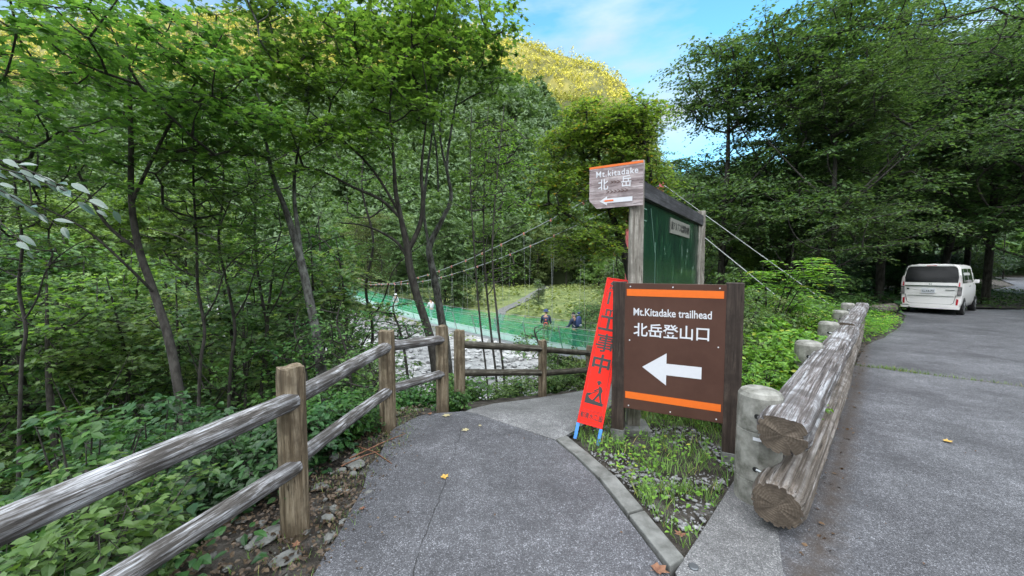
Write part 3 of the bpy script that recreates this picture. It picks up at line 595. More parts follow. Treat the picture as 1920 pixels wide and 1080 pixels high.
# ---- metal stud in the apron, fallen leaves, twigs
q = G(1300, 1063, .005); m_ = MB(); n = 20
pr = [(.026, 0), (.026, .004), (.021, .009), (.0, .010)]
m_.add([(r * math.cos(2 * math.pi * k / n), r * math.sin(2 * math.pi * k / n), z) for r, z in pr[:3] for k in range(n)], [(i * n + k, i * n + (k + 1) % n, (i + 1) * n + (k + 1) % n, (i + 1) * n + k) for i in range(2) for k in range(n)]); m_.add([(pr[2][0] * math.cos(2 * math.pi * k / n), pr[2][0] * math.sin(2 * math.pi * k / n), .009) for k in range(n)], [tuple(range(n))])
o = link('metal_stud', m_.mesh('metal_stud'), M_flat('dull_metal', (.12, .13, .14), .5, metal=.7), None, Matrix.Translation(q)); tag(o, 'small round metal stud set in the concrete apron by the kerb end', 'stud')
MAPLE = [(180, .30), (-150, .44), (-122, .56), (-98, .33), (-62, .66), (-36, .34), (0, .70), (36, .34), (62, .66), (98, .33), (122, .56), (150, .44)]
def maple_pts(): return [(r * math.cos(R_(a)), r * math.sin(R_(a))) for a, r in MAPLE]
def fallen(px, py, size, rot, col, label, name='fallen_leaf', curl=.25):
    p = G(px, py, .016); mb = MB(); pts = [(x * random.uniform(.78, 1.1), y * random.uniform(.6, 1.1)) for x, y in maple_pts()]; k = size / 1.35
    vs = [(0, 0, .004)] + [(x * k, y * k, .003 + curl * k * (x * x + y * y) * .35 * random.uniform(.6, 1.5)) for x, y in pts]
    n = len(pts); fs = [(0, 1 + i, 1 + (i + 1) % n) for i in range(n)]; mb.add(vs, fs); mb.tube([(-.28 * k, 0, .006), (-.62 * k, .05 * k, .012)], .0012, 4)
    o = link(name, mb.mesh(name), col, None, Matrix.Translation(p) @ Matrix.Rotation(rot, 4, 'Z')); tag(o, label, 'leaf', 'fallen leaves on the path'); return o
m_ly = M_noise('yellow_leaf', (.40, .20, .04), (.52, .36, .09), 40, .7); m_lb = M_noise('brown_leaf', (.12, .05, .03), (.24, .12, .07), 40, .8); m_lp = M_noise('pale_leaf', (.30, .25, .14), (.42, .38, .22), 40, .7)
fallen(834, 894, .095, 1.0, m_ly, 'golden maple leaf lying alone in the middle of the asphalt path')
fallen(873, 806, .10, 2.6, m_lp, 'pale yellow leaf on the asphalt just before the concrete ramp')
fallen(1235, 1068, .12, .4, m_lb, 'curled brown leaf on the near end of the kerb', curl=.9)
fallen(1275, 1002, .09, 2.2, m_lb, 'reddish brown leaf on soil between the kerb and the apron', curl=.7)
fallen(556, 1021, .07, 1.9, m_lb, 'small pinkish brown leaf below the nearest fence post', curl=.5)
fallen(680, 953, .055, 4.0, m_lb, 'tiny brown leaf at the left edge of the asphalt', curl=.5)
fallen(838, 779, .12, 3.5, m_lp, 'broad pale leaf at the foot of the corner fence post')
fallen(900, 798, .05, 5.0, m_lp, 'small pale leaf beside the start of the concrete ramp')
fallen(806, 776, .08, 1.2, m_lb, 'brown leaf left of the corner fence post', curl=.6)
fallen(1775, 827, .10, .7, m_ly, 'ochre leaf lying alone on the road beyond the guardrail', curl=.6)
for k, (a, b_, lab) in enumerate((((655, 862), (760, 815), 'long thin dry twig on the verge by the second fence post'), ((668, 838), (735, 872), 'short dry twig crossing a longer one on the verge'), ((640, 876), (712, 848), 'crooked grey twig nearest the second fence post'))):
    p0, p1 = G(*a, -.0), G(*b_, .0); m_ = MB(); mid = (p0 + p1) / 2 + Vector((.01, .02, .02)); m_.tube([p0 + Vector((0, 0, .01)), mid, p1 + Vector((0, 0, .012))], [.006, .005, .003], 6)
    o = link('dry_twig', m_.mesh('dry_twig'), m_lb, None, None); tag(o, lab, 'twig', 'dry twigs on the verge')
def crack():
    pts = [G(770, 1100), G(795, 1010), G(822, 945), G(850, 860), G(866, 805)]; mb = MB(); L = []
    for a, b_ in zip(pts[:-1], pts[1:]):
        for k in range(10):
            t = k / 10; q = a.lerp(b_, t); L.append(Vector((q.x + random.uniform(-.008, .008), q.y, h1(q.x, q.y) + .0135)))
    for i in range(len(L) - 1):
        w0 = random.uniform(.0005, .002); mb.add([L[i] + Vector((-w0, 0, 0)), L[i] + Vector((w0, 0, 0)), L[i + 1] + Vector((w0, 0, 0)), L[i + 1] + Vector((-w0, 0, 0))], [(0, 1, 2, 3)])
    o = link('path_crack', mb.mesh('path_crack'), m_black, None, None); tag(o, kind='structure')
crack()

# ---- suspension bridge
BD = Vector((-.583, .812, 0)); BN = Vector((.812, .583, 0)); BT = Vector((5.02, 14.05, 0)); BL_ = 78.0
def dz(s): return -2.62 + .0009 * (s - 27) ** 2
def bp(s, off=0.0, z=0.0): return BT + BD * s + BN * off + Vector((0, 0, dz(s) + z))
m_net = bpy.data.materials.new('green_net'); m_net.use_nodes = True; nt = m_net.node_tree; nt.nodes.clear(); out = nt.nodes.new('ShaderNodeOutputMaterial')
df = nt.nodes.new('ShaderNodeBsdfDiffuse'); df.inputs[0].default_value = (.05, .52, .26, 1); tl = nt.nodes.new('ShaderNodeBsdfTranslucent'); tl.inputs[0].default_value = (.07, .64, .34, 1); tr = nt.nodes.new('ShaderNodeBsdfTransparent')
x1_ = nt.nodes.new('ShaderNodeMixShader'); x1_.inputs[0].default_value = .45; nt.links.new(df.outputs[0], x1_.inputs[1]); nt.links.new(tl.outputs[0], x1_.inputs[2])
x2_ = nt.nodes.new('ShaderNodeMixShader'); x2_.inputs[0].default_value = .42; nt.links.new(tr.outputs[0], x2_.inputs[1]); nt.links.new(x1_.outputs[0], x2_.inputs[2]); nt.links.new(x2_.outputs[0], out.inputs[0])
m_deck = M_flat('grey_deck', (.42, .45, .47), .7); m_tower = M_flat('faded_red_steel', (.50, .12, .12), .5); m_clamp = M_flat('orange_clamp', (.55, .20, .15), .5)
br = thing('suspension_bridge', 'footbridge hung on pale cables with green side nets over the stony river', 'bridge', BT + Vector((0, 0, -2)))
SS = np.linspace(0, BL_, 161); HW = .75
m_ = MB()
for i in range(len(SS) - 1):
    a0, a1, b0, b1 = bp(SS[i], -HW), bp(SS[i], HW), bp(SS[i + 1], -HW), bp(SS[i + 1], HW); dn = Vector((0, 0, -.16))
    m_.add([a0, a1, b1, b0, a0 + dn, a1 + dn, b1 + dn, b0 + dn], [(0, 1, 2, 3), (4, 7, 6, 5), (0, 3, 7, 4), (1, 5, 6, 2)])
link('deck', m_.mesh('deck'), m_deck, br)
def cz(s): return -.15 + .0036 * (37.5 - s) ** 2
for sd2 in (-1, 1):
    m_ = MB()
    for i in range(len(SS) - 1):
        g0, g1_ = 1.15 - .07 * abs(math.sin(SS[i] * 1.3)), 1.15 - .07 * abs(math.sin(SS[i + 1] * 1.3)); b0_, b1_ = .10 * math.sin(SS[i] * 2.1), .10 * math.sin(SS[i + 1] * 2.1)
        m_.add([bp(SS[i], HW * sd2 * 1.02, .0), bp(SS[i + 1], HW * sd2 * 1.02, .0), bp(SS[i + 1], HW * sd2 * (1.2 + b1_), .6), bp(SS[i], HW * sd2 * (1.2 + b0_), .6), bp(SS[i + 1], HW * sd2 * 1.3, g1_), bp(SS[i], HW * sd2 * 1.3, g0)], [(0, 1, 2, 3), (3, 2, 4, 5)])
    link('net', m_.mesh('net'), m_net, br)
    for zz in (.35, .65, .92, 1.17):
        m_ = MB(); m_.tube([bp(s, HW * sd2 * (1.0 + .3 * zz / 1.15) + .012 * sd2, zz) for s in SS[::8]], .012, 5); link('hand_wire', m_.mesh('hand_wire'), m_cable, br)
    def cp(s): q = BT + BD * s + BN * (HW * sd2 * 1.35); q.z = cz(s); return q
    m_ = MB(); m_.tube([cp(s) for s in np.linspace(0, BL_ - 3, 60)], .022, 8); link('main_cable', m_.mesh('main_cable'), m_cable, br)
    s = 2.2
    while s < BL_ - 4:
        c = cp(s); d = bp(s, HW * sd2 * 1.1)
        if c.z > d.z + .3:
            m_ = MB(); m_.tube([c, d], .006, 4); hg = link('hanger', m_.mesh('hanger'), m_cable, br)
            k_ = MB(); k_.box(c + Vector((0, 0, -.02)), (.075, .075, .14)); link('clamp', k_.mesh('clamp'), m_clamp, hg)
        s += 2.0
    base = BT + BN * (HW * sd2 * 1.35); m_ = MB()
    m_.tube([Vector((base.x, base.y, -2.2)), Vector((base.x, base.y, 5.05))], .085, 10)
    lg = link('tower_leg', m_.mesh('tower_leg'), m_tower, br)
    anchor = BT - BD * 5.6 + BN * (HW * sd2 * 1.35 + .45 * (sd2 + 1)); top = Vector((base.x, base.y, 4.95)); anchor.z = h1(anchor.x, anchor.y) + .1
    m_ = MB(); m_.tube([top, anchor], .014, 8); link('back_stay', m_.mesh('back_stay'), m_cable, br)
    for k in range(0, 12):   # leaning net posts
        s0 = 1.0 + k * 2.6; a = bp(s0, HW * sd2, 0); m_ = MB(); m_.tube([a, a + BN * (.32 * sd2) + Vector((0, 0, 1.2))], .028, 6); link('net_post', m_.mesh('net_post'), m_cable, br)
for z in (2.2, 4.7):
    m_ = MB(); m_.tube([BT - BN * (HW * 1.35) + Vector((0, 0, z)), BT + BN * (HW * 1.35) + Vector((0, 0, z))], .06, 8); link('crossbeam', m_.mesh('crossbeam'), m_tower, br)
# far tower
FT = BT + BD * 75
for sd2 in (-1, 1):
    q = FT + BN * HW * 1.35 * sd2; m_ = MB(); m_.tube([Vector((q.x, q.y, -3)), Vector((q.x, q.y, 5.0))], .1, 8); link('tower_leg', m_.mesh('tower_leg'), m_tower, br)

# ---- hikers
m_skin = M_flat('skin', (.45, .27, .19), .5); m_navy = M_flat('navy_cloth', (.03, .045, .09), .8); m_dgreen = M_flat('dark_green_cloth', (.02, .06, .05), .85)
m_khaki = M_flat('khaki_cloth', (.16, .17, .09), .85); m_white_c = M_flat('white_cloth', (.65, .66, .68), .8); m_hair = M_flat('black_hair', (.012, .010, .010), .6)
m_packblue = M_flat('blue_pack', (.035, .06, .16), .7); m_packred = M_flat('red_pack', (.45, .10, .05), .7); m_boot = M_flat('boot_leather', (.05, .035, .025), .7); m_teal = M_flat('pale_teal_cloth', (.30, .42, .42), .8)
def skin_obj(name, V, E_, Rd, mat, parent, sub=2):
    me = bpy.data.meshes.new(name); me.from_pydata([tuple(v) for v in V], E_, []); me.update()
    o = local(name, me, mat, parent); sk = o.modifiers.new('skin', 'SKIN'); 
    if not me.skin_vertices: 
        bm = bmesh.new(); bm.from_mesh(me); bm.verts.layers.skin.verify(); bm.to_mesh(me); bm.free()
    for i, r in enumerate(Rd):
        r = r if isinstance(r, tuple) else (r, r); me.skin_vertices[0].data[i].radius = r
    me.skin_vertices[0].data[0].use_root = True; sk.use_smooth_shade = True
    sb = o.modifiers.new('sub', 'SUBSURF'); sb.levels = sub; sb.render_levels = sub; return o
def hiker(label, base, rz, top, bottom, hat, headmat, scale=1.0, stride=.18, lean=.06, arms=((.24, .12, 1.10), (.22, .30, 1.02))):
    t = thing('person', label, 'person', base, rz, 'hikers on the bridge')
    st = stride; L = lean
    J = [(0, 0, .93), (0, L * .4, 1.12), (0, L, 1.38), (0, L * 1.3, 1.49), (0, L * 1.7 + .01, 1.58), (0, L * 1.9 + .02, 1.67)]
    R1 = [(.13, .10), (.115, .09), (.145, .095), .05, (.072, .085), (.068, .08)]; E1 = [(0, 1), (1, 2), (2, 3), (3, 4), (4, 5)]
    nose = len(J); J.append((0, L * 1.8 + .115, 1.585)); R1.append(.012); E1.append((4, nose))
    for s_ in (-1, 1):
        b0 = len(J); f = s_ * st
        J += [(.09 * s_, 0, .86), (.10 * s_, f * .5 + .05, .48), (.10 * s_, f - .02, .09), (.105 * s_, f + .12, .035)]; R1 += [(.085, .085), .055, .040, (.040, .028)]
        E1 += [(0, b0), (b0, b0 + 1), (b0 + 1, b0 + 2), (b0 + 2, b0 + 3)]
        a0 = len(J); el, ha = arms; hx, hy, hz = ha[0] * s_, ha[1] - f * .5, ha[2]
        J += [(.175 * s_, L, 1.40), (el[0] * s_, el[1] - f * .3, el[2]), (hx, hy, hz), (hx, hy + .07, hz - .01)]; R1 += [.055, .042, .028, (.036, .018)]
        E1 += [(2, a0), (a0, a0 + 1), (a0 + 1, a0 + 2), (a0 + 2, a0 + 3)]
        for k, (dx, ln) in enumerate(((-.024, .060), (-.008, .070), (.008, .066), (.022, .052))):
            q = len(J); J += [(hx + dx, hy + .10, hz - .012), (hx + dx * 1.15, hy + .10 + ln, hz - .035)]; R1 += [.009, .007]; E1 += [(a0 + 3, q), (q, q + 1)]
        q = len(J); J += [(hx - .035 * s_, hy + .05, hz - .02), (hx - .045 * s_, hy + .09, hz - .045)]; R1 += [.010, .008]; E1 += [(a0 + 2, q), (q, q + 1)]
    skin_obj('body', J, E1, R1, m_skin, t)
    # jacket: torso and sleeves
    V = [(0, 0, .90), (0, L * .4, 1.12), (0, L, 1.36), (0, L * 1.2, 1.46)]; Rd = [(.155, .125), (.142, .115), (.168, .12), (.075, .07)]; E_ = [(0, 1), (1, 2), (2, 3)]
    for s_ in (-1, 1):
        q = len(V); f = s_ * st; el, ha = arms; V += [(.18 * s_, L, 1.40), (el[0] * s_, el[1] - f * .3, el[2]), (ha[0] * s_, ha[1] - f * .5 - .03, ha[2] + .01)]; Rd += [.075, .060, .045]; E_ += [(2, q), (q, q + 1), (q + 1, q + 2)]
    skin_obj('jacket', V, E_, Rd, top, t)
    V = [(0, 0, .95)]; Rd = [(.15, .12)]; E_ = []
    for s_ in (-1, 1):
        q = len(V); f = s_ * st; V += [(.09 * s_, 0, .84), (.10 * s_, f * .5 + .05, .48), (.10 * s_, f - .02, .13)]; Rd += [(.105, .105), .075, .062]; E_ += [(0, q), (q, q + 1), (q + 1, q + 2)]
    skin_obj('trousers', V, E_, Rd, bottom, t)
    for s_ in (-1, 1):
        f = s_ * st; skin_obj('boot', [(.10 * s_, f - .03, .10), (.10 * s_, f - .03, .045), (.105 * s_, f + .14, .04)], [(0, 1), (1, 2)], [(.055, .055), (.055, .045), (.048, .035)], m_boot, t, 1)
    hy = L * 1.9 + .01
    if hat == 'hat':
        m_ = MB(); n = 20; pr = [(.075, 1.775), (.100, 1.755), (.107, 1.70), (.110, 1.675), (.175, 1.66), (.178, 1.655), (.108, 1.664)]
        m_.add([(r * math.cos(2 * math.pi * k / n), hy + r * math.sin(2 * math.pi * k / n), z) for r, z in pr for k in range(n)] + [(0, hy, 1.782)], [(i * n + k, i * n + (k + 1) % n, (i + 1) * n + (k + 1) % n, (i + 1) * n + k) for i in range(len(pr) - 1) for k in range(n)] + [((k + 1) % n, k, len(pr) * n) for k in range(n)], 0, True)
        local('hat', m_.mesh('hat'), headmat, t)
    else:
        skin_obj('hair', [(0, hy - .035, 1.60), (0, hy - .015, 1.70), (0, hy + .03, 1.725)], [(0, 1), (1, 2)], [(.075, .06), (.088, .09), (.07, .05)], headmat, t)
    m_ = MB()
    for s_ in (-1, 1): m_.tube([(.030 * s_, L * 1.8 + .083, 1.625), (.030 * s_, L * 1.8 + .089, 1.625)], .010, 8)
    local('eyes', m_.mesh('eyes'), m_black, t)
    for s_ in (-1, 1): skin_obj('ear', [(.078 * s_, L * 1.8 + .01, 1.635), (.083 * s_, L * 1.8 + .005, 1.60)], [(0, 1)], [.016, .012], m_skin, t, 1)
    if scale != 1: t.scale = (scale,) * 3
    return t
def pack(label, hk, mat, pad, w=.17, hh=.30, cz_=1.28, back=.20, roll=None):
    M = hk.matrix_basis.copy(); t = thing('backpack', label, 'backpack', M @ Vector((0, -back, cz_ - hh)), 0, 'packs carried by the hikers'); t.matrix_basis = M @ Matrix.Translation((0, -back, cz_ - hh))
    skin_obj('bag', [(0, 0, .06), (0, -.01, hh), (0, .0, 2 * hh - .06)], [(0, 1), (1, 2)], [(w * .9, .10), (w, .12), (w * .85, .10)], mat, t)
    skin_obj('top_lid', [(-.05, -.01, 2 * hh + .04), (.05, -.01, 2 * hh + .04)], [(0, 1)], [(.10, .07), (.10, .07)], mat, t, 1)
    skin_obj('front_pocket', [(0, -.12, .10), (0, -.13, .24)], [(0, 1)], [(w * .55, .05), (w * .55, .05)], pad, t, 1)
    for s_ in (-1, 1):
        m_ = MB(); m_.tube([(.11 * s_, back - .09, .10), (.13 * s_, back + .0, .16), (.12 * s_, back + .115, .34), (.11 * s_, back + .05, 2 * hh - .02), (.09 * s_, back - .12, 2 * hh - .06)], .020, 6); local('strap', m_.mesh('strap'), pad, t)
    return t
def on_deck(s, off): q = bp(s, off); return q
def s_for(px):      # where along the deck a sight line meets it
    k = (px - 960) / F; return (k * BT.y - BT.x) / (BD.x - k * BD.y)
ang = math.atan2(-BD.x, BD.y)
h_a = hiker('hiker in dark green trousers seen from behind, carrying a big blue pack', on_deck(s_for(1079), 0), ang + .1, m_navy, m_dgreen, 'hair', m_hair)
pack('large dark blue rucksack on the back of the hiker nearest the bridge end', h_a, m_packblue, m_cable, .20, .34, 1.34)
h_b = hiker('hiker in a sun hat and khaki trousers, second from the bridge end', on_deck(s_for(1036) + .6, .1), ang - .75, m_navy, m_khaki, 'hat', m_packblue)
pack('small orange-red waist pack worn by the hiker in the sun hat', h_b, m_packred, m_black, .12, .16, 1.05, .20)
h_c = hiker('distant hiker in a white shirt partly hidden by the right hand trunk', on_deck(s_for(806), .1), ang + .1, m_white_c, m_teal, 'hair', m_hair)
h_d = hiker('farthest hiker in a grey top and pale trousers behind the green net', on_deck(s_for(743), -.1), ang + 2.9, m_steel, m_white_c, 'hat', m_white_c)

# ---- parked van
m_paint = M_flat('pearl_white_paint', (.86, .84, .83), .22, .6, var=.02); m_glass = M_flat('tinted_glass', (.004, .005, .007), .12, .22); m_trim = M_flat('black_plastic', (.018, .018, .02), .5); m_tyre = M_flat('tyre_rubber', (.018, .018, .018), .85)
m_lens = M_flat('clear_lens', (.55, .50, .50), .12, .8); m_dlens = M_flat('smoked_lens', (.03, .03, .035), .1, .8); m_redl = M_flat('red_lens', (.45, .01, .03), .15, .8); m_chrome = M_flat('chrome', (.30, .33, .36), .15, metal=.9); m_rim = M_flat('alloy', (.35, .35, .36), .3, metal=.8)
def van():
    h = R_(90) - R_(57); c = Vector((14.95, 13.2, 0)); head = Vector((math.sin(R_(57)), math.cos(R_(57)), 0))
    t = thing('parked_van', 'white boxy van parked under the trees at the left edge of the road', 'van', c, -R_(57))
    sec = [(0, .23), (.60, .23), (.690, .27), (.728, .42), (.7375, .70), (.735, .98), (.715, 1.10), (.675, 1.45), (.645, 1.64), (.600, 1.725), (.50, 1.765), (.30, 1.785), (0, 1.79)]
    stn = [(0.0, .955, 1.0), (.035, .985, 1.0), (.10, 1.0, 1.0), (.6, 1, 1), (1.2, 1, 1), (1.9, 1, 1), (2.4, .995, .995), (2.55, .99, .97), (2.75, .985, .83), (2.95, .98, .66), (3.10, .975, .575), (3.28, .95, .54), (3.37, .90, .47), (3.395, .85, .40)]
    m_ = MB(); rings = []
    for (y, sx_, zt) in stn:
        half = []
        for (x, z) in sec:
            zz = min(z, 1.79 * zt - (0.03 * (x / .74) ** 2 if zt < 1 else 0)); yy = y
            if y < .12:
                if z > 1.05: yy += (z - 1.05) * .17 * (1 - y / .4)
                elif z < .62: yy -= .045 * (1 - y / .12)
                zz = z if y > 0.02 else .9 + (z - .9) * .975
            half.append((x * sx_, yy, zz))
        ring = half + [(-x, y_, z_) for (x, y_, z_) in reversed(half[1:-1])]; rings.append(ring)
    n = len(rings[0]); vs = [v for r in rings for v in r]
    fs = [(i * n + k, i * n + (k + 1) % n, (i + 1) * n + (k + 1) % n, (i + 1) * n + k) for i in range(len(rings) - 1) for k in range(n)]
    m_.add(vs, fs, 0, True); 
    for r in (0, len(rings) - 1):
        ring = rings[r]; mid = len(sec) - 1
        m_.add(ring, [(k, k + 1, n - k - 1, (n - k) % n) for k in range(0, mid) if k + 1 <= n - k - 1 and len({k, k + 1, n - k - 1, (n - k) % n}) == 4] + [(0, 1, n - 1), (mid - 1, mid, mid + 1)], 0, True)
    body = local('body', m_.mesh('body'), m_paint, t)
    def rp(name, poly, mat, y=None, d=.012, parent=None, slope=None):
        mb = MB(); n_ = len(poly); f = [];
        def yy(z): return (-.045 if z < .6 else (-.045 * (1 - (z - .6) / .45) if z < 1.05 else (z - 1.05) * .17)) if y is None else y
        front = [(x, yy(z) - d, z) for x, z in poly]; back = [(x, yy(z) + .03, z) for x, z in poly]
        mb.add(front + back, [tuple(range(n_))] + [(i, (i + 1) % n_, (i + 1) % n_ + n_, i + n_) for i in range(n_)]); return local(name, mb.mesh(name), mat, parent or t)
    rp('rear_window', [(-.655, 1.13), (.655, 1.13), (.645, 1.30), (.615, 1.55), (.585, 1.66), (.52, 1.695), (-.52, 1.695), (-.585, 1.66), (-.615, 1.55), (-.645, 1.30)], m_glass, d=.006)
    rp('spoiler', [(-.56, 1.71), (.56, 1.71), (.50, 1.765), (-.50, 1.765)], m_paint, d=.05); rp('brake_lamp', [(-.12, 1.722), (.12, 1.722), (.12, 1.74), (-.12, 1.74)], m_redl, d=.056)
    rp('garnish', [(-.60, 1.03), (.60, 1.03), (.60, 1.115), (-.60, 1.115)], m_paint, d=.022); rp('chrome_strip', [(-.66, .985), (.66, .985), (.66, 1.02), (-.66, 1.02)], m_chrome, d=.018)
    for s_ in (-1, 1):
        f = lambda L: [(x * s_, z) for x, z in L]
        tl_ = rp('tail_lamp', f([(.63, .70), (.725, .70), (.732, .98), (.64, .98)]), m_dlens, d=.02)
        for k in range(6): rp('lamp_bar', f([(.645, .72 + k * .042), (.722, .72 + k * .042), (.722, .735 + k * .042), (.645, .735 + k * .042)]), m_lens, d=.024, parent=tl_)
        rp('upper_lamp', f([(.625, .99), (.728, .99), (.722, 1.20), (.695, 1.36), (.668, 1.40), (.645, 1.30)]), m_lens, d=.02); rp('upper_lamp_core', f([(.645, 1.0), (.690, 1.0), (.685, 1.14), (.660, 1.16)]), m_redl, d=.024)
        rp('reflector', f([(.61, .36), (.655, .36), (.665, .56), (.62, .58)]), m_redl, d=.012)
        rp('tailgate_seam', f([(.60, .70), (.607, .70), (.56, .42), (.50, .375), (.49, .380), (.55, .43)]), m_trim, d=.0035)
    rp('tailgate_seam', [(-.50, .374), (.50, .374), (.50, .380), (-.50, .380)], m_trim, d=.0035); rp('fold_line', [(-.55, .655), (.55, .655), (.55, .662), (-.55, .662)], m_chrome, d=.003)
    rp('lower_lip', [(-.45, .245), (.45, .245), (.47, .275), (-.47, .275)], m_trim, d=.02); rp('bumper_skirt', [(-.70, .21), (.70, .21), (.715, .30), (.47, .30), (.44, .33), (-.44, .33), (-.47, .30), (-.715, .30)], m_paint, d=.03)
    pl = rp('number_plate', [(-.21, .755), (.12, .755), (.12, .92), (-.21, .92)], m_white, d=.016)
    Mr = Matrix.Translation((0, 0, 0)) @ Matrix.Rotation(R_(90), 4, 'X')
    local('lettering', text_mesh('に73-73', .092, .0015, bold=.0015, sx=.92), M_flat('plate_green', (.01, .05, .03), .5), pl, Matrix.Translation((-.045, -.052, .825)) @ Matrix.Rotation(R_(90), 4, 'X'))
    e = MB()
    for x in (-.026, .018): e.prism([(x, -.03), (x + .009, -.03), (x + .007, .03), (x - .001, .03)], 0, .004)
    e.prism([(-.018, -.004), (.020, -.004), (.020, .004), (-.018, .004)], 0, .004); local('emblem', e.mesh('emblem'), m_chrome, t, Matrix.Translation((0, -.024, 1.075)) @ Mr)
    e = MB(); e.prism(rect(.055, .052), 0, .003); bd = local('badge', e.mesh('badge'), m_trim, t, Matrix.Translation((-.545, -.032, .895)) @ Mr)
    rp('name_strip', [(.36, .872), (.57, .872), (.57, .884), (.36, .884)], m_chrome, d=.016)
    m2 = MB(); m2.tube([(0.33, .35, 1.78), (.36, .25, 1.93)], .006, 5); local('aerial', m2.mesh('aerial'), m_trim, t)
    for s_ in (-1, 1):
        def sp(name, poly, mat, d=.004):
            # polygon of (y, z) laid on the flank
            zs = [q[1] for q in sec[3:10]]; xs = [q[0] for q in sec[3:10]]; mb = MB(); n_ = len(poly)
            mb.add([(s_ * (np.interp(z, zs, xs) + d), y, z) for y, z in poly], [tuple(range(n_))]); return local(name, mb.mesh(name), mat, t)
        sp('side_window', [(.22, 1.11), (.60, 1.11), (.60, 1.45), (.58, 1.60), (.36, 1.62), (.28, 1.55)], m_glass); sp('side_window', [(.66, 1.11), (1.42, 1.11), (1.42, 1.62), (.66, 1.62)], m_glass); sp('side_window', [(1.48, 1.11), (2.42, 1.11), (2.30, 1.35), (2.22, 1.62), (1.48, 1.62)], m_glass)
        for y in (.63, 1.45, 2.45): sp('door_seam', [(y, .36), (y + .008, .36), (y + .008, 1.09), (y, 1.09)], m_trim, .002)
        sp('door_handle', [(1.28, .98), (1.40, .98), (1.40, 1.01), (1.28, 1.01)], m_chrome, .012); sp('door_handle', [(1.52, .98), (1.64, .98), (1.64, 1.01), (1.52, 1.01)], m_chrome, .012)
        sp('fuel_flap_vent', [(.10, .66), (.20, .66), (.20, .68), (.10, .68)], m_trim, .004)
        m2 = MB(); m2.box((s_ * .80, 2.38, 1.15), (.13, .06, .13)); m2.box((s_ * .735, 2.38, 1.10), (.06, .05, .04)); bevel(local('wing_mirror', m2.mesh('wing_mirror'), m_paint, t), .02, 3)
        for y in (.47, 2.92):
            arch = MB(); n_ = 20; arch.add([(s_ * .742, y + .335 * math.cos(a), max(.235, .28 + .335 * math.sin(a))) for a in np.linspace(-.15, math.pi + .15, n_)], [tuple(range(n_))]); local('wheel_arch', arch.mesh('wheel_arch'), m_trim, t)
            w = MB(); n_ = 28; pr = [(.19, .09), (.265, .09), (.282, .07), (.284, -.06), (.27, -.085), (.0, -.085)]
            w.add([(x, r * math.cos(2 * math.pi * k / n_), r * math.sin(2 * math.pi * k / n_)) for r, x in pr[:5] for k in range(n_)], [(i * n_ + k, i * n_ + (k + 1) % n_, (i + 1) * n_ + (k + 1) % n_, (i + 1) * n_ + k) for i in range(4) for k in range(n_)], 0, True)
            M = Matrix.Translation((s_ * .665, y, .283)) @ (Matrix.Rotation(math.pi, 4, 'Z') if s_ < 0 else Matrix.Identity(4)); wh = local('tyre', w.mesh('tyre'), m_tyre, t, M)
            r_ = MB(); r_.tube([(.04, 0, 0), (.075, 0, 0)], [.19, .185], 28)
            for k in range(5):
                a = 2 * math.pi * k / 5; r_.box((.085, .10 * math.cos(a), .10 * math.sin(a)), (.02, .045, .19), Matrix.Rotation(a - math.pi / 2, 4, 'X'))
            local('rim', r_.mesh('rim'), m_rim, wh)
    u = MB(); u.box((0, 1.7, .22), (1.2, 3.0, .10)); local('underbody', u.mesh('underbody'), m_trim, t)
van()
# ================================================================= vegetation
def T_maple():
    v = [(0.12, 0, 0)] + [((r * math.cos(R_(a)) + .38) / 1.08, r * math.sin(R_(a)) / 1.08, -.18 * (r * r)) for a, r in MAPLE]; n = len(MAPLE)
    return np.array(v), np.array([(0, 1 + i, 1 + (i + 1) % n) for i in range(n)])
def T_jmaple():      # small Japanese maple leaf, seven thin lobes
    v = [(0.1, 0, 0)]; A = np.linspace(-140, 140, 13)
    for i, a in enumerate(A): r = (.60 - .0016 * abs(a)) if i % 2 == 0 else .20; v.append((r * math.cos(R_(a)) + .2, r * math.sin(R_(a)), -.2 * r * r))
    v.append((0, 0, 0)); n = len(v) - 1
    return np.array(v), np.array([(0, 1 + i, 1 + (i + 1) % n) for i in range(n)])
def T_ovate(w=.26):
    v = [(0, 0, 0), (.30, w, .05), (.68, w * .75, .03), (1, 0, -.10), (.68, -w * .75, .03), (.30, -w, .05), (.5, 0, -.03)]
    return np.array(v), np.array([(0, 6, 1), (1, 6, 2), (2, 6, 3), (3, 6, 4), (4, 6, 5), (5, 6, 0)])
def T_kite(w=.28):
    return np.array([(0, 0, 0), (.5, w, .06), (1, 0, -.06), (.5, -w, .06)]), np.array([(0, 2, 1), (0, 3, 2)])
def T_clump():       # three crossed leaf pairs, for far crowns
    v = []; t = []; r = np.random.default_rng(5)
    for k in range(5):
        a = r.uniform(0, 6.28); c = r.uniform(-.35, .35, 3) * (1, 1, .6); d = np.array([math.cos(a), math.sin(a), r.uniform(-.4, .2)]) * .42; s = np.array([-math.sin(a), math.cos(a), r.uniform(-.4, .4)]) * .17
        b = len(v); v += [c - d, c + s, c + d, c - s]; t += [(b, b + 2, b + 1), (b, b + 3, b + 2)]
    return np.array(v), np.array(t)
def leaf_mesh(name, tpl, pos, xd, nd, size):
    tv, tt = tpl; n = len(pos); xd = xd / np.linalg.norm(xd, axis=1, keepdims=True); nd = nd - xd * (xd * nd).sum(1, keepdims=True)
    nd /= np.linalg.norm(nd, axis=1, keepdims=True) + 1e-9; yd = np.cross(nd, xd); B = np.stack([xd, yd, nd], 1)      # n,3(axis),3
    V = pos[:, None, :] + size[:, None, None] * np.einsum('kj,njc->nkc', tv, B)
    T = tt[None] + (np.arange(n) * len(tv))[:, None, None]; return np_mesh(name, V.reshape(-1, 3), T.reshape(-1, 3))
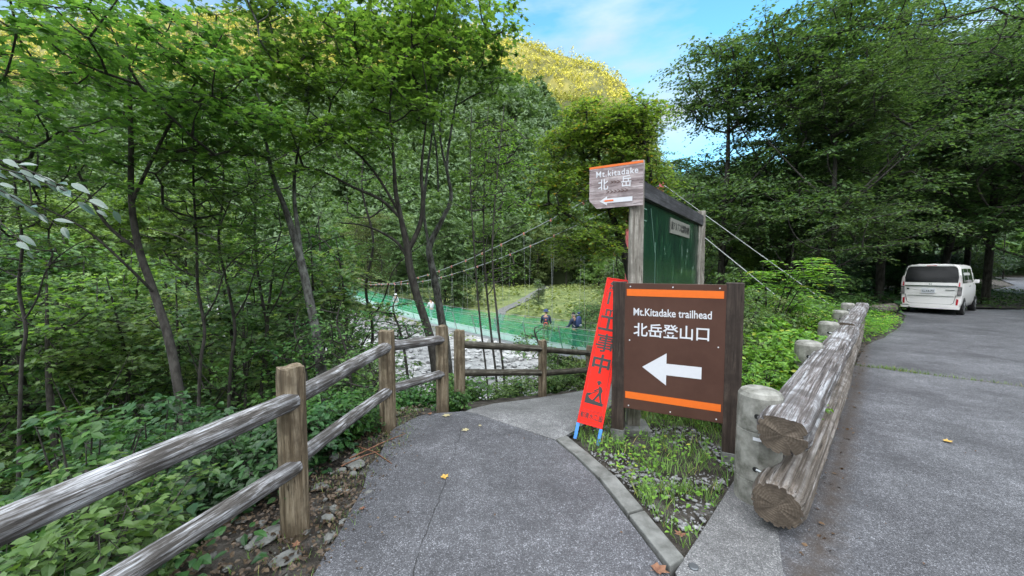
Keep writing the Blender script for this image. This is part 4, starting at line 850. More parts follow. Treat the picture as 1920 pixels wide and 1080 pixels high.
def sprays(cen, R, nt_, nl, lsize, r, flat=.28, droop=.18, tilt=.45, axis=None):
    """leaves along twigs radiating from each cluster centre, in flattish layers"""
    n = len(cen); R = np.broadcast_to(R, (n,)); a = r.uniform(0, 2 * np.pi, (n, nt_)); el = r.normal(0, flat, (n, nt_))
    L = R[:, None] * r.uniform(.55, 1.15, (n, nt_)); d = np.stack([np.cos(a), np.sin(a), el], -1); s = (np.arange(nl)[None, None] + r.uniform(0, 1, (n, nt_, nl))) / nl
    s = .12 + .88 * s; p = cen[:, None, None] + d[:, :, None] * (L[..., None] * s)[..., None]; p[..., 2] -= droop * L[..., None] * s ** 2
    side = np.where(r.random((n, nt_, nl)) < .5, -1, 1) * r.uniform(.4, 1.3, (n, nt_, nl)); ca, sa = np.cos(side), np.sin(side); dx, dy = d[..., 0:1], d[..., 1:2]
    xd = np.stack([dx * ca - dy * sa, dx * sa + dy * ca, -.25 + r.normal(0, .3, (n, nt_, nl))], -1)
    nd = np.stack([r.normal(0, tilt, (n, nt_, nl)), r.normal(0, tilt, (n, nt_, nl)), np.ones((n, nt_, nl))], -1)
    sz = lsize * r.uniform(.65, 1.25, (n, nt_, nl)); p = p + r.normal(0, .03 * lsize / .1, p.shape)
    tw = (np.repeat(cen[:, None], nt_, 1).reshape(-1, 3), (cen[:, None] + d * (L * .95)[..., None] - np.array([0, 0, 1]) * (droop * L * .9)[..., None]).reshape(-1, 3))
    return p.reshape(-1, 3), xd.reshape(-1, 3), nd.reshape(-1, 3), sz.reshape(-1), tw
def tubes(segs, n=5):
    """segs: arrays A,B,ra,rb -> verts, quads"""
    A, B, ra, rb = segs; d = B - A; d /= np.linalg.norm(d, axis=1, keepdims=True) + 1e-9; ref = np.where(np.abs(d[:, 2:3]) < .9, np.array([[0, 0, 1.]]), np.array([[1., 0, 0]]))
    u = np.cross(d, ref); u /= np.linalg.norm(u, axis=1, keepdims=True); w = np.cross(d, u); a = np.linspace(0, 2 * np.pi, n, endpoint=False)
    ring = u[:, None] * np.cos(a)[None, :, None] + w[:, None] * np.sin(a)[None, :, None]
    V = np.stack([A[:, None] + ring * ra[:, None, None], B[:, None] + ring * rb[:, None, None]], 1).reshape(-1, 3); m = len(A); k = np.arange(n)
    q = np.stack([k, (k + 1) % n, (k + 1) % n + n, k + n], -1); return V, (q[None] + (np.arange(m) * 2 * n)[:, None, None]).reshape(-1, 4)
def smooth_path(pts, k=5):
    pts = np.array(pts, dtype=float); out = []
    for i in range(len(pts) - 1):
        p0 = pts[max(i - 1, 0)]; p1 = pts[i]; p2 = pts[i + 1]; p3 = pts[min(i + 2, len(pts) - 1)]
        for j in range(k):
            t = j / k; out.append(.5 * ((2 * p1) + (-p0 + p2) * t + (2 * p0 - 5 * p1 + 4 * p2 - p3) * t * t + (-p0 + 3 * p1 - 3 * p2 + p3) * t ** 3))
    out.append(pts[-1]); return np.array(out)
def build_tree(stems, regions, nclus, R, nt_, nl, lsize, tpl, r, flat=.28, droop=.18, minsep=.55, tip=.006, expo=.42, tilt=.45, twig=.0035, rise=.25):
    """returns (trunk_verts, trunk_quads, leaf data). stems: lists of (x,y,z,r). regions: (cx,cy,cz,rx,ry,rz,weight)"""
    nodes = []; nr = []; TV = []; TQ = []; off = 0
    for st in stems:
        sp = smooth_path(st); 
        mbx = MB(); mbx.tube([Vector(p[:3]) for p in sp], [max(.004, p[3]) for p in sp], 10); V = np.array(mbx.v)
        q = [f for f in mbx.f if len(f) == 4]; TV.append(V); TQ.append(np.array(q) + off); off += len(V); nodes += [p[:3] for p in sp[2:]]; nr += [p[3] for p in sp[2:]]
    nodes = list(map(np.array, nodes)); par = [-1] * len(nodes); ns = len(nodes); cl = []
    w = np.array([g_[6] * g_[3] * g_[4] * g_[5] for g_ in regions], dtype=float); w /= w.sum(); tries = 0
    while len(cl) < nclus and tries < nclus * 25:
        tries += 1; g_ = regions[r.choice(len(regions), p=w)]; v = r.normal(size=3); v /= np.linalg.norm(v); v *= r.random() ** .4
        c = np.array(g_[:3]) + v * np.array(g_[3:6])
        if cl and np.min(np.linalg.norm((np.array(cl) - c) * (1, 1, 1.7), axis=1)) < minsep * R: continue
        cl.append(c)
    cl = np.array(cl); st = np.array(nodes[:ns]); order = np.argsort([np.min(np.linalg.norm(st - c, axis=1)) for c in cl]); ends = []
    for i in order:
        c = cl[i]; A = np.array(nodes); dv = c - A; dist = np.linalg.norm(dv, axis=1); cost = dist + 1.1 * np.maximum(0, rise * dist - dv[:, 2]) ; j = int(np.argmin(cost))
        a = nodes[j]; L = np.linalg.norm(c - a); k = max(2, int(L / .35)); prev = j; ctl = (a + c) / 2 + np.array([0, 0, -.10 * L]) + r.normal(0, .09 * L, 3)
        for q in range(1, k + 1):
            t = q / k; p = (1 - t) ** 2 * a + 2 * t * (1 - t) * ctl + t * t * c; nodes.append(p); par.append(prev); nr.append(0); prev = len(nodes) - 1
        ends.append(prev)
    cnt = np.zeros(len(nodes))
    for e in ends: cnt[e] += 1
    for i in range(len(nodes) - 1, ns - 1, -1):
        if par[i] >= ns: cnt[par[i]] += cnt[i]
    rad = tip * np.maximum(1, cnt) ** expo * 1.4; A = []; B = []; ra = []; rb = []
    for i in range(ns, len(nodes)):
        p = par[i]; A.append(nodes[p]); B.append(nodes[i]); rr = rad[i]; ra.append(min(rad[p] if p >= ns else rr * 1.25, nr[p] * .9 if p < ns else 9)); rb.append(min(rr, ra[-1]))
    pos, xd, nd, sz, tw = sprays(cl, R, nt_, nl, lsize, r, flat, droop, tilt=tilt)
    A = np.concatenate([np.array(A), tw[0]]); B = np.concatenate([np.array(B), tw[1]]); ra = np.concatenate([ra, np.full(len(tw[0]), twig)]); rb = np.concatenate([rb, np.full(len(tw[0]), twig * .4)])
    V, Q = tubes((A, B, ra, rb), 4); TV.append(V); TQ.append(Q + off)
    return np.vstack(TV), np.vstack(TQ), leaf_mesh('crown', tpl, pos, xd, nd, sz)
def tree(label, base, stems, regions, leafm, bark, seed, name='tree', cat='tree', group=None, **kw):
    r = np.random.default_rng(seed); base = np.array(base, dtype=float)
    st = [[(p[0] - base[0], p[1] - base[1], p[2] - base[2], p[3]) for p in s_] for s_ in stems]; rg = [(g_[0] - base[0], g_[1] - base[1], g_[2] - base[2]) + tuple(g_[3:]) for g_ in regions]
    TV, TQ, lm = build_tree(st, rg, r=r, **kw); t = thing(name, label, cat, tuple(base), 0, group)
    local('trunk', np_mesh('trunk', TV, TQ, True), bark, t); local('crown', lm, leafm, t); return t
def reg(px, py, Y, wpx, hpx, dy, w=1.0):
    c = P(px, py, Y); return (c.x, c.y, c.z, wpx / F * Y, dy, hpx / F * Y, w)
def stem(*pts):
    out = []
    for px, py, Y, wpx in pts: c = P(px, py, Y); out.append((c.x, c.y, c.z, wpx / F * Y / 2))
    return out
def rooted(st, extra=.3):
    """carry a stem down to the ground"""
    x, y, z, r = st[0]; dx = st[0][0] - st[1][0]; dz_ = max(.2, st[1][2] - st[0][2]); g0 = h1(x, y); 
    k = (z - g0) / dz_ * .5; xx = x + dx * k; g0 = h1(xx, y); return [(xx, y, g0 - extra, r * 1.35), (x + dx * k * .5, y, (z + g0) / 2, r * 1.1)] + st

m_bark = M_noise('dark_bark', (.018, .015, .013), (.07, .065, .058), 14, .9, (1, 1, .35), bs=30, bstr=.8, bdist=.01)
m_lichen = M_noise('lichen_bark', (.03, .028, .025), (.14, .145, .135), 9, .9, (1, 1, .5), bs=30, bstr=.6, bdist=.008, lo=.4, hi=.62)
g_maple = M_leaf('maple_leaf', (.050, .120, .034), (.145, .265, .06), .55)
g_maple2 = M_leaf('maple_leaf_light', (.085, .185, .040), (.19, .32, .065), .52)
g_jm = M_leaf('japanese_maple_leaf', (.085, .19, .035), (.24, .37, .075), .55, cy_=(.42, .30, .04), yfrac=.99)
g_dark = M_leaf('broad_leaf_dark', (.042, .095, .036), (.135, .235, .075), .42)
g_mid = M_leaf('broad_leaf', (.065, .14, .040), (.14, .25, .065), .38)
g_olive = M_leaf('olive_leaf', (.10, .15, .055), (.20, .26, .09), .36)
g_shrub = M_leaf('shrub_leaf', (.022, .075, .022), (.08, .18, .035), .35)
g_bright = M_leaf('bright_shrub_leaf', (.08, .21, .03), (.22, .42, .06), .4, cy_=(.45, .48, .08), yfrac=.97)
g_grey = M_leaf('grey_green_leaf', (.10, .15, .08), (.22, .28, .14), .35)
g_far = M_leaf('far_leaf', (.12, .22, .07), (.27, .38, .12), .38)
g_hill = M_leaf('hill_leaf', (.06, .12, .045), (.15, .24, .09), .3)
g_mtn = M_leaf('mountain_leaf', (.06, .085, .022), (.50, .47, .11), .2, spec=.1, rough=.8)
g_glossy = M_leaf('glossy_leaf', (.06, .12, .09), (.16, .24, .21), .2, rough=.25, spec=.9)
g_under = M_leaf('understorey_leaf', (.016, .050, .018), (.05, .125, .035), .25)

# ---- trees on the bank to the left of the path
kw_m = dict(R=.62, nt_=9, nl=7, lsize=.105, tpl=T_maple(), flat=.20, droop=.22)
L1 = rooted(stem((338, 745, 6.0, 27), (318, 640, 6.1, 24), (290, 550, 6.2, 21), (262, 470, 6.3, 19), (247, 380, 6.4, 16), (246, 270, 6.4, 13), (243, 160, 6.3, 9), (240, 40, 6.2, 5)))
L1b = stem((262, 470, 6.3, 11), (200, 420, 6.2, 9), (150, 330, 6.0, 7), (110, 230, 5.8, 4)); L1c = stem((247, 380, 6.4, 10), (310, 250, 6.4, 8), (370, 150, 6.3, 5), (420, 60, 6.2, 3)); L1d = stem((290, 550, 6.2, 9), (240, 500, 5.8, 8), (160, 430, 5.4, 6), (60, 380, 5.0, 4))
def thin(k_, *ss_):
    for st_ in ss_: st_[:] = [(p_[0], p_[1], p_[2], p_[3] * k_) for p_ in st_]
thin(.60, L1, L1b, L1c, L1d)
tree('dark maple with one bent slender trunk, nearest tree on the left behind the fence', L1[0][:3], [L1, L1b, L1c, L1d],
     [reg(230, 130, 6.0, 260, 150, 1.6, 1.2), reg(90, 260, 5.4, 130, 90, 1.2, 1.0), reg(430, 210, 6.2, 130, 90, 1.2, .9), reg(120, 20, 4.6, 200, 90, 1.0, 1.0)], g_maple, m_bark, 11, nclus=112, **kw_m)
L2 = rooted(stem((603, 700, 7.2, 27), (596, 640, 7.3, 23), (580, 560, 7.4, 21), (562, 480, 7.5, 19), (538, 400, 7.6, 14), (512, 330, 7.6, 10), (500, 270, 7.6, 7), (480, 160, 7.6, 4)))
L2b = stem((566, 492, 7.5, 12), (560, 440, 7.6, 11), (552, 370, 7.7, 9), (556, 300, 7.8, 6), (580, 200, 7.8, 4))
thin(.72, L2, L2b)
tree('pale lichen-spotted tree leaning left behind the middle of the fence', L2[0][:3], [L2, L2b],
     [reg(500, 190, 7.4, 110, 100, 1.2, 1), reg(560, 60, 7.6, 160, 80, 1.4, 1), reg(420, 330, 7.6, 90, 40, 1.0, .5)], g_maple, m_lichen, 12, nclus=60, **kw_m)
L3 = rooted(stem((812, 660, 8.4, 25), (800, 610, 8.4, 23), (782, 555, 8.4, 22), (768, 500, 8.4, 21), (764, 465, 8.4, 20), (752, 410, 8.4, 14), (742, 360, 8.3, 12), (738, 295, 8.2, 8), (730, 200, 8.1, 5)))
L3b = stem((766, 470, 8.4, 15), (788, 420, 8.5, 13), (793, 370, 8.5, 11), (790, 320, 8.6, 8), (800, 220, 8.6, 4)); L3c = stem((752, 410, 8.4, 10), (715, 375, 8.3, 9), (660, 350, 8.1, 7), (600, 320, 7.9, 5), (520, 305, 7.7, 3))
L3d = stem((770, 500, 8.4, 9), (745, 455, 8.5, 8), (690, 425, 8.7, 5), (640, 418, 8.8, 4)); L3e = stem((752, 405, 8.4, 8), (700, 320, 8.2, 7), (640, 260, 8.0, 5), (570, 200, 7.8, 3))
thin(.66, L3, L3b, L3c, L3d, L3e)
tree('forked maple with dark spreading limbs behind the corner of the fence', L3[0][:3], [L3, L3b, L3c, L3d, L3e],
     [reg(690, 150, 7.8, 170, 110, 1.5, 1.2), reg(620, 270, 7.6, 110, 50, 1.0, .8), reg(800, 40, 8.2, 140, 70, 1.3, 1), reg(560, 320, 7.4, 80, 35, .8, .6)], g_maple2, m_bark, 13, nclus=112, **kw_m)
L4 = rooted(stem((835, 640, 9.6, 25), (828, 600, 9.6, 23), (818, 540, 9.6, 21), (808, 490, 9.6, 20), (806, 460, 9.6, 18), (830, 410, 9.6, 13), (846, 370, 9.6, 11), (838, 310, 9.6, 8), (850, 220, 9.6, 6), (868, 120, 9.6, 4)))
L4b = stem((806, 470, 9.6, 9), (795, 400, 9.6, 8), (800, 330, 9.6, 7), (812, 230, 9.6, 5), (815, 110, 9.6, 3)); L4c = stem((840, 330, 9.6, 7), (825, 250, 9.6, 6), (835, 160, 9.6, 4)); L4d = stem((822, 360, 9.7, 5), (818, 280, 9.7, 5), (803, 180, 9.7, 4), (795, 90, 9.7, 3))
thin(.64, L4, L4b, L4c, L4d)
tree('tall maple with several thin upright stems, right of the forked maple', L4[0][:3], [L4, L4b, L4c, L4d],
     [reg(850, 60, 9.0, 110, 75, 1.5, 1.2), reg(900, 120, 8.8, 70, 40, .8, .9), reg(760, 120, 9.2, 110, 90, 1.4, .8), reg(945, 25, 8.4, 32, 38, .5, 1.4), reg(965, 112, 8.4, 20, 18, .3, 2.0), reg(940, 160, 8.6, 30, 22, .4, 1.0)], g_maple, m_lichen, 14, nclus=92, **kw_m)
for k, (a, lab) in enumerate((((912, 700, 7.6, 6), 'thin sapling, leftmost of three in front of the bridge net'), ((930, 702, 7.9, 7), 'thin sapling, middle of three in front of the bridge net'), ((945, 708, 7.4, 7), 'thin sapling, rightmost of three in front of the bridge net'))):
    px, py, Y, wd_ = a; st_ = rooted(stem((px, py, Y, wd_), (px - 12, 600, Y, wd_), (px - 22, 480, Y, wd_ * .8), (px - 30 + k * 8, 340, Y, wd_ * .6), (px - 28 + k * 14, 200, Y, wd_ * .35)))
    thin(.6, st_)
    tree(lab, st_[0][:3], [st_], [reg(px - 15 + k * 12, 330, Y + .3, 48, 120, .6, 1), reg(px - 5, 480, Y + .2, 50, 60, .5, .35)], g_maple2, m_bark, 30 + k, name='sapling', group='saplings at the ramp', nclus=34, R=.42, nt_=6, nl=6, lsize=.060, tpl=T_kite(.3), flat=.3, droop=.25)
for k, (px, Y, lab, lm) in enumerate(((432, 8.5, 'slim dark tree between the two leftmost trunks', g_maple), (492, 9.5, 'straight slim tree left of the lichen-spotted tree', g_mid), (375, 7.2, 'low sloping sapling right of the nearest trunk', g_maple), (40, 6.2, 'slim tree at the left border behind the shrubs', g_maple), (690, 12.0, 'thin tree rising before the far end of the bridge', g_mid))):
    st_ = rooted(stem((px, 700, Y, 8), (px + 9, 620, Y, 7.5), (px - 4, 540, Y, 7), (px - 22 + 8 * k, 450, Y, 6), (px - 12, 340, Y, 5), (px - 30 + 10 * k, 200, Y, 3))); s2 = stem((px + 6, 600, Y, 4), (px + 30, 560, Y - .2, 4), (px + 52, 500, Y - .3, 3), (px + 110, 455, Y - .5, 2.4), (px + 170, 440, Y - .6, 1.6)); s3 = stem((px - 6, 520, Y, 4), (px - 50, 495, Y + .2, 3.5), (px - 85, 450, Y + .3, 3), (px - 150, 428, Y + .3, 2))
    thin(.7, st_, s2, s3)
    tree(lab, st_[0][:3], [st_, s2, s3], [reg(px, 330, Y, 120, 110, 1.1, 1), reg(px + 30, 470, Y, 110, 60, .9, .7)], lm, m_bark, 40 + k, name='sapling', group='young trees on the bank', nclus=52, R=.55, nt_=7, nl=6, lsize=.085, tpl=T_maple() if k in (0, 2) else T_kite(.32), flat=.22, droop=.22)
for k, (px, py, Y, w_, h_, lab) in enumerate(((640, 625, 6.4, 75, 60, 'slim leafy sapling spreading in front of the riverbed left of the second post'), (745, 600, 7.0, 60, 45, 'slim sapling with leafy sprays between the second post and the forked maple'), (700, 700, 5.6, 60, 30, 'low leafy sapling just behind the rails near the second post'), (560, 640, 6.8, 70, 60, 'slim leafy sapling at the foot of the lichen-spotted tree'), (1010, 640, 7.2, 55, 28, 'thin sapling with small leaves behind the far fence rail'))):
    st_ = rooted(stem((px + 15, py + 70, Y, 5), (px + 5, py + 20, Y, 4), (px - 8, py - 20, Y, 3), (px, py - h_, Y, 1.5)))
    tree(lab, st_[0][:3], [st_], [reg(px, py, Y, w_, h_, .6, 1)], (g_mid, g_shrub)[k % 2], m_bark, 140 + k, name='sapling', group='saplings on the bank', nclus=17 if k < 4 else 9, R=.40, nt_=6, nl=6, lsize=.062, tpl=T_ovate(.3), flat=.25, droop=.25)
# trees lower on the bank on the far left and along the water, which close the view there
def proto(seed, H, spread, leafm, lsize, tpl, nclus, R, nt_, nl, crown0=.3, label='', layered=.16, lean=(0, 0), bark=None, name='tree', wide=None, rtr=None, **kw):
    r = np.random.default_rng(seed); rt = rtr or H * .0105
    st = [[(0, 0, -.6, rt * 1.5), (0, 0, .1, rt * 1.15), (lean[0] * .3 + r.normal(0, .1), lean[1] * .3, H * .3, rt), (lean[0] * .7 + r.normal(0, .15), lean[1] * .7 + r.normal(0, .15), H * .62, rt * .6), (lean[0], lean[1], H * .96, rt * .12)]]
    for q in range(4):
        a = r.uniform(0, 6.28); z0 = H * r.uniform(.22, .5); l = spread * r.uniform(.5, .8)
        st.append([(0, 0, z0, rt * .38), (math.cos(a) * l * .4, math.sin(a) * l * .4, z0 + H * .12, rt * .28), (math.cos(a) * l * .8, math.sin(a) * l * .8, z0 + H * .26, rt * .13), (math.cos(a) * l, math.sin(a) * l, z0 + H * .34, rt * .05)])
    rg = []
    for q in range(6):
        a = r.uniform(0, 6.28); u = r.uniform(crown0 + .1, .92); w_ = spread * (1 - .75 * abs(u - .5) ** 1.2) * .5
        rg.append((math.cos(a) * w_ * .9 + lean[0] * u, math.sin(a) * w_ * .9 + lean[1] * u, H * u, spread * r.uniform(.32, .5), spread * r.uniform(.32, .5), H * layered, 1))
    rg.append((lean[0] * .8, lean[1] * .8, H * .82, spread * .4, spread * .4, H * .16, 1.2)); rg.append((0, 0, H * (crown0 + .2), spread * .8, spread * .8, H * .12, .8))
    return tree(label, (0, 0, 0), st, rg, leafm, bark or m_bark, seed, name=name, nclus=nclus, R=R, nt_=nt_, nl=nl, lsize=lsize, tpl=tpl, **kw)
def put(t, x, y, s=1.0, rz=0.0, dz_=0.0, sz=None, lean=0.0):
    t.matrix_basis = Matrix.Translation((x, y, h1(x, y) + dz_)) @ Matrix.Rotation(lean, 4, 'Y') @ Matrix.Rotation(rz, 4, 'Z') @ Matrix.Diagonal((s, s, sz or s, 1)); return t
used = set()
def place(t, x, y, s=1.0, rz=0.0, label=None, group=None, leafm=None, **kw):
    o = t if t.name not in used else copy_tree(t); used.add(t.name)
    put(o, x, y, s, rz, **kw)
    if label: o['label'] = label
    if group: o['group'] = group
    if leafm:
        for ch in o.children:
            if ch.name.startswith('crown'): ch.material_slots[0].link = 'OBJECT'; ch.material_slots[0].material = leafm
    return o
A1 = proto(101, 13, 5.2, g_dark, .15, T_kite(.30), 260, 1.15, 12, 10, .22, flat=.16, droop=.20, minsep=.5, twig=.006, tip=.012)
A2 = proto(102, 12, 4.6, g_dark, .14, T_kite(.30), 230, 1.05, 12, 10, .12, lean=(1.2, .3), flat=.16, droop=.24, minsep=.5, twig=.006, tip=.012)
B1_ = proto(103, 8, 3.4, g_mid, .17, T_kite(.34), 120, .9, 9, 9, .08, flat=.2, droop=.2, minsep=.5, twig=.006, tip=.010)
B2_ = proto(104, 9, 3.0, g_far, .20, T_clump(), 110, .9, 8, 7, .05, flat=.25, droop=.15, minsep=.5, twig=.006, tip=.010)
B3_ = proto(105, 9, 3.2, g_mid, .13, T_maple(), 85, .85, 8, 8, .04, flat=.2, droop=.2, minsep=.5, twig=.005, tip=.009)
GR = 'trees behind the guardrail'
for (px, Y, t, s, rz_, lab, lm) in (
    (1558, 13.6, A2, .80, .6, 'thick-trunked leafy tree between the guardrail end and the van', None),
    (1475, 17.5, A1, 1.12, 2.0, 'tall dark tree standing left of the thick-trunked tree, its top against the sky', None),
    (1352, 17.5, A1, 1.12, 4.1, 'slender dark tree whose thin top stands against the sky left of the tall tree', None),
    (1238, 19.5, A2, .92, 3.2, 'leafy tree behind the steel stay cables', g_mid),
    (1650, 19.5, A1, 1.18, .3, 'very tall tree directly left of the white van', None),
    (1760, 21.5, A2, 1.25, 5.2, 'tall tree standing right behind the white van', None),
    (1850, 17.5, A1, .95, 1.2, 'dark tree to the right of the van overhanging the road', None),
    (1960, 15.0, A2, .95, 2.6, 'tree at the right border reaching over the road', None),
    (1600, 29.0, A1, 1.3, 3.3, 'tree deep in the wood behind the thick-trunked tree', None),
    (1715, 30.0, A1, 1.25, 2.5, 'tree deep in the wood behind the van', None),
    (1440, 30.0, A2, 1.15, 1.5, 'tree deep in the wood behind the slender tree', g_mid),
    (1685, 24.0, A2, 1.15, 4.6, 'leafy tree between the very tall tree and the van', None),
    (1810, 26.0, A1, 1.15, 2.9, 'broad dark tree behind the right side of the van', None),
    (1285, 25.0, A1, 1.08, 5.5, 'dark tree whose rounded top shows above the map board', None)):
    k = (px - 960) / F; place(t, k * Y, Y, s, rz_, lab, GR, lm)
i = 0
for (px, Y, s) in ((1500, 24, .75), (1560, 23, .7), (1615, 25, .75), (1665, 27, .8), (1700, 26.5, .7), (1745, 28, .75), (1790, 29, .8), (1830, 33, .8), (1540, 33, .9), (1480, 36, .95), (1640, 36, 1.0), (1580, 20, .45), (1520, 19.5, .5), (1640, 22.5, .5), (1700, 22.5, .45), (1765, 25, .5), (1420, 27, .8), (1360, 31, .9), (1300, 34, 1.0), (1880, 42, .9), (1945, 46, .9)):
    k = (px - 960) / F; place(B1_, k * Y, Y, s, i * 1.7, 'understorey tree in the dark wood behind the van', 'understorey trees in the wood', g_under if i % 3 else g_dark); i += 1  # darker leaf colour stands in for the shade inside the wood
for k, (x, y, s, lab) in enumerate(((31, 21, 1.1, 'tree on the far right side of the road, beyond the bend'), (29.5, 14.5, 1.0, 'tree on the right side of the road facing the van'), (28, 7, 1.15, 'tree on the right side of the road, opposite the guardrail end'), (27.5, 0, 1.05, 'tree on the right side of the road, level with the viewer'), (35, 10, 1.2, 'second row tree right of the road'), (34, 1, 1.2, 'second row tree right of the road near the viewer'), (38, 19, 1.2, 'second row tree right of the road at the bend'))):
    place((A1, A2)[k % 2], x, y, s, k * 1.9, lab, 'trees right of the road')
# overhanging twiggy tree at the top right, rooted outside the picture
R9 = [(27.2, 10.5, -.3, .26), (26.8, 10.4, 3, .21), (25.4, 10.2, 6, .15), (22.5, 10.1, 8.4, .09), (18, 10.2, 9.6, .04)]
tree('airy tree leaning in over the road at the upper right corner', R9[0][:3], [R9, [(25.4, 10.2, 6, .09), (21.5, 9.8, 7.2, .06), (17.0, 9.5, 8.4, .035), (13, 9.4, 9.4, .015)]],
     [reg(1830, 60, 10, 130, 110, 1.6, 1), reg(1900, 240, 10.5, 70, 70, 1.2, 1), reg(1700, 10, 10, 60, 40, 1.0, .5)], g_dark, m_bark, 77, nclus=70, R=.8, nt_=9, nl=8, lsize=.10, tpl=T_kite(.26), flat=.2, droop=.1)
# ---- maple behind the signs
jm = rooted(stem((1200, 640, 9.8, 22), (1192, 560, 9.8, 20), (1170, 470, 9.8, 15), (1140, 380, 9.8, 10), (1120, 280, 9.8, 6))); jm2 = stem((1180, 500, 9.8, 12), (1205, 420, 9.6, 9), (1220, 330, 9.4, 6), (1200, 240, 9.4, 4)); jm3 = stem((1170, 470, 9.8, 10), (1110, 430, 9.4, 8), (1060, 400, 9.2, 5), (1030, 380, 9, 3))
tree('spreading yellow-green Japanese maple behind the brown trailhead sign', jm[0][:3], [jm, jm2, jm3],
     [reg(1120, 260, 9.6, 95, 65, 1.0, 1.1), reg(1060, 360, 9.4, 85, 55, .9, 1), reg(1100, 455, 9.2, 75, 42, .8, 1.2), reg(1180, 360, 9.8, 75, 80, 1.0, 1), reg(1175, 235, 9.8, 70, 55, .9, 1.2), reg(1030, 300, 9.8, 40, 30, .5, .6)], g_jm, m_bark, 15, nclus=380, R=.56, nt_=10, nl=9, lsize=.095, tpl=T_jmaple(), flat=.16, droop=.22, minsep=.34)
place(B1_, 3.6, 17.6, .62, 1.0, 'tree behind the Japanese maple near the bridge entrance', 'trees by the bridge')
place(B1_, 7.6, 15.6, .8, 2.0, 'tree behind the map board beside the bridge stays', 'trees by the bridge')
place(B1_, 10.8, 14.4, .75, 4.0, 'low leafy tree behind the guardrail shrubs', 'trees by the bridge')
place(B2_, 12.5, 19.5, .95, 1.0, 'pale leafy tree behind the bridge stays', 'trees by the bridge')
# ---- left side: trees lower down
i = 0
LL = 'trees lower down the left bank'
for (px, Y, s, t) in ((-60, 8.5, 1.0, B3_), (50, 9.5, .95, B3_), (160, 10.5, .9, B3_), (-140, 12, 1.1, B1_), (265, 11.5, .92, B3_), (20, 15, 1.15, B1_), (370, 12, .85, B3_), (130, 17, 1.2, B2_), (455, 13, .85, B3_), (230, 20, 1.3, B2_), (-20, 22, 1.4, B1_), (540, 15, .88, B3_), (350, 21, 1.25, B2_), (610, 17, .85, B3_), (440, 24, 1.3, B1_), (300, 15, .95, B3_), (545, 21, 1.0, B2_), (655, 12, .45, B3_), (80, 12.5, 1.0, B3_), (500, 18, 1.05, B3_), (585, 11, .98, B3_), (650, 9.6, .60, B3_), (700, 9.4, .40, B3_), (765, 8.6, .30, B3_), (545, 9.6, .62, B3_), (470, 9.2, .70, B3_), (600, 14, 1.12, B3_), (632, 12.5, 1.0, B3_), (520, 10, .95, B3_), (90, 8.2, .9, B3_), (200, 9.2, .85, B3_), (10, 12, 1.2, B1_), (330, 9.5, .85, B3_), (410, 10, .9, B3_), (250, 15, 1.1, B1_), (120, 14, 1.2, B1_), (560, 17, 1.0, B2_)):
    k = (px - 960) / F; place(t, k * Y, Y, s, i * 2.1, 'leafy tree low on the bank, crowded among the left trunks', LL, (g_mid, g_shrub, g_far, g_dark, g_maple2)[i % 5]); i += 1
# ---- far bank woods
i = 0
FR_ = np.random.default_rng(55); FB = 'forest trees across the river'
for row, (Y0, n_) in enumerate(((44, 14), (56, 24), (68, 28), (80, 28), (93, 26))):
    for q in range(n_):
        px = -120 + (1560) * (q + FR_.uniform(.15, .85)) / n_; Y = Y0 + FR_.uniform(-4, 4); k = (px - 960) / F; x = k * Y
        if not inside(np.array([x]), np.array([Y]), POLYF)[0]: continue
        if 860 < px < 1090 and Y < 72: continue
        s = FR_.uniform(.85, 1.35) * (1 + .06 * row); place(B2_ if q % 3 else A1, x, Y, s * (1.15 if q % 3 else .8), FR_.uniform(0, 6.28), 'broadleaved tree in the woods across the river', FB, (g_far, g_mid, g_hill, g_olive)[int(FR_.integers(0, 4))], dz_=-.3); i += 1
for k, (px, Y, s) in enumerate(((1040, 27, .36), (1085, 25, .42), (1130, 28, .5), (1010, 40, .35), (900, 46, .3), (1160, 33, .6), (860, 44, .35))):
    kk = (px - 960) / F; place(B2_, kk * Y, Y, s, k * 1.3, ('grey-green willow shrub behind the hikers', 'grey-green shrub left of the red sign beyond the bridge', 'tall grey-green shrub behind the red sign', 'small bush beside the pale trail across the river', 'low bush at the river edge left of the trail', 'grey-green shrub hidden behind the signs', 'low bush beyond the bridge net')[k], 'shrubs beyond the bridge', g_grey, name=None) if False else place(B2_, kk * Y, Y, s, k * 1.3, ('grey-green willow shrub behind the hikers', 'grey-green shrub left of the red sign beyond the bridge', 'tall grey-green shrub behind the red sign', 'small bush beside the pale trail across the river', 'low bush at the river edge left of the trail', 'grey-green shrub hidden behind the signs', 'low bush beyond the bridge net')[k], 'shrubs beyond the bridge', g_grey)
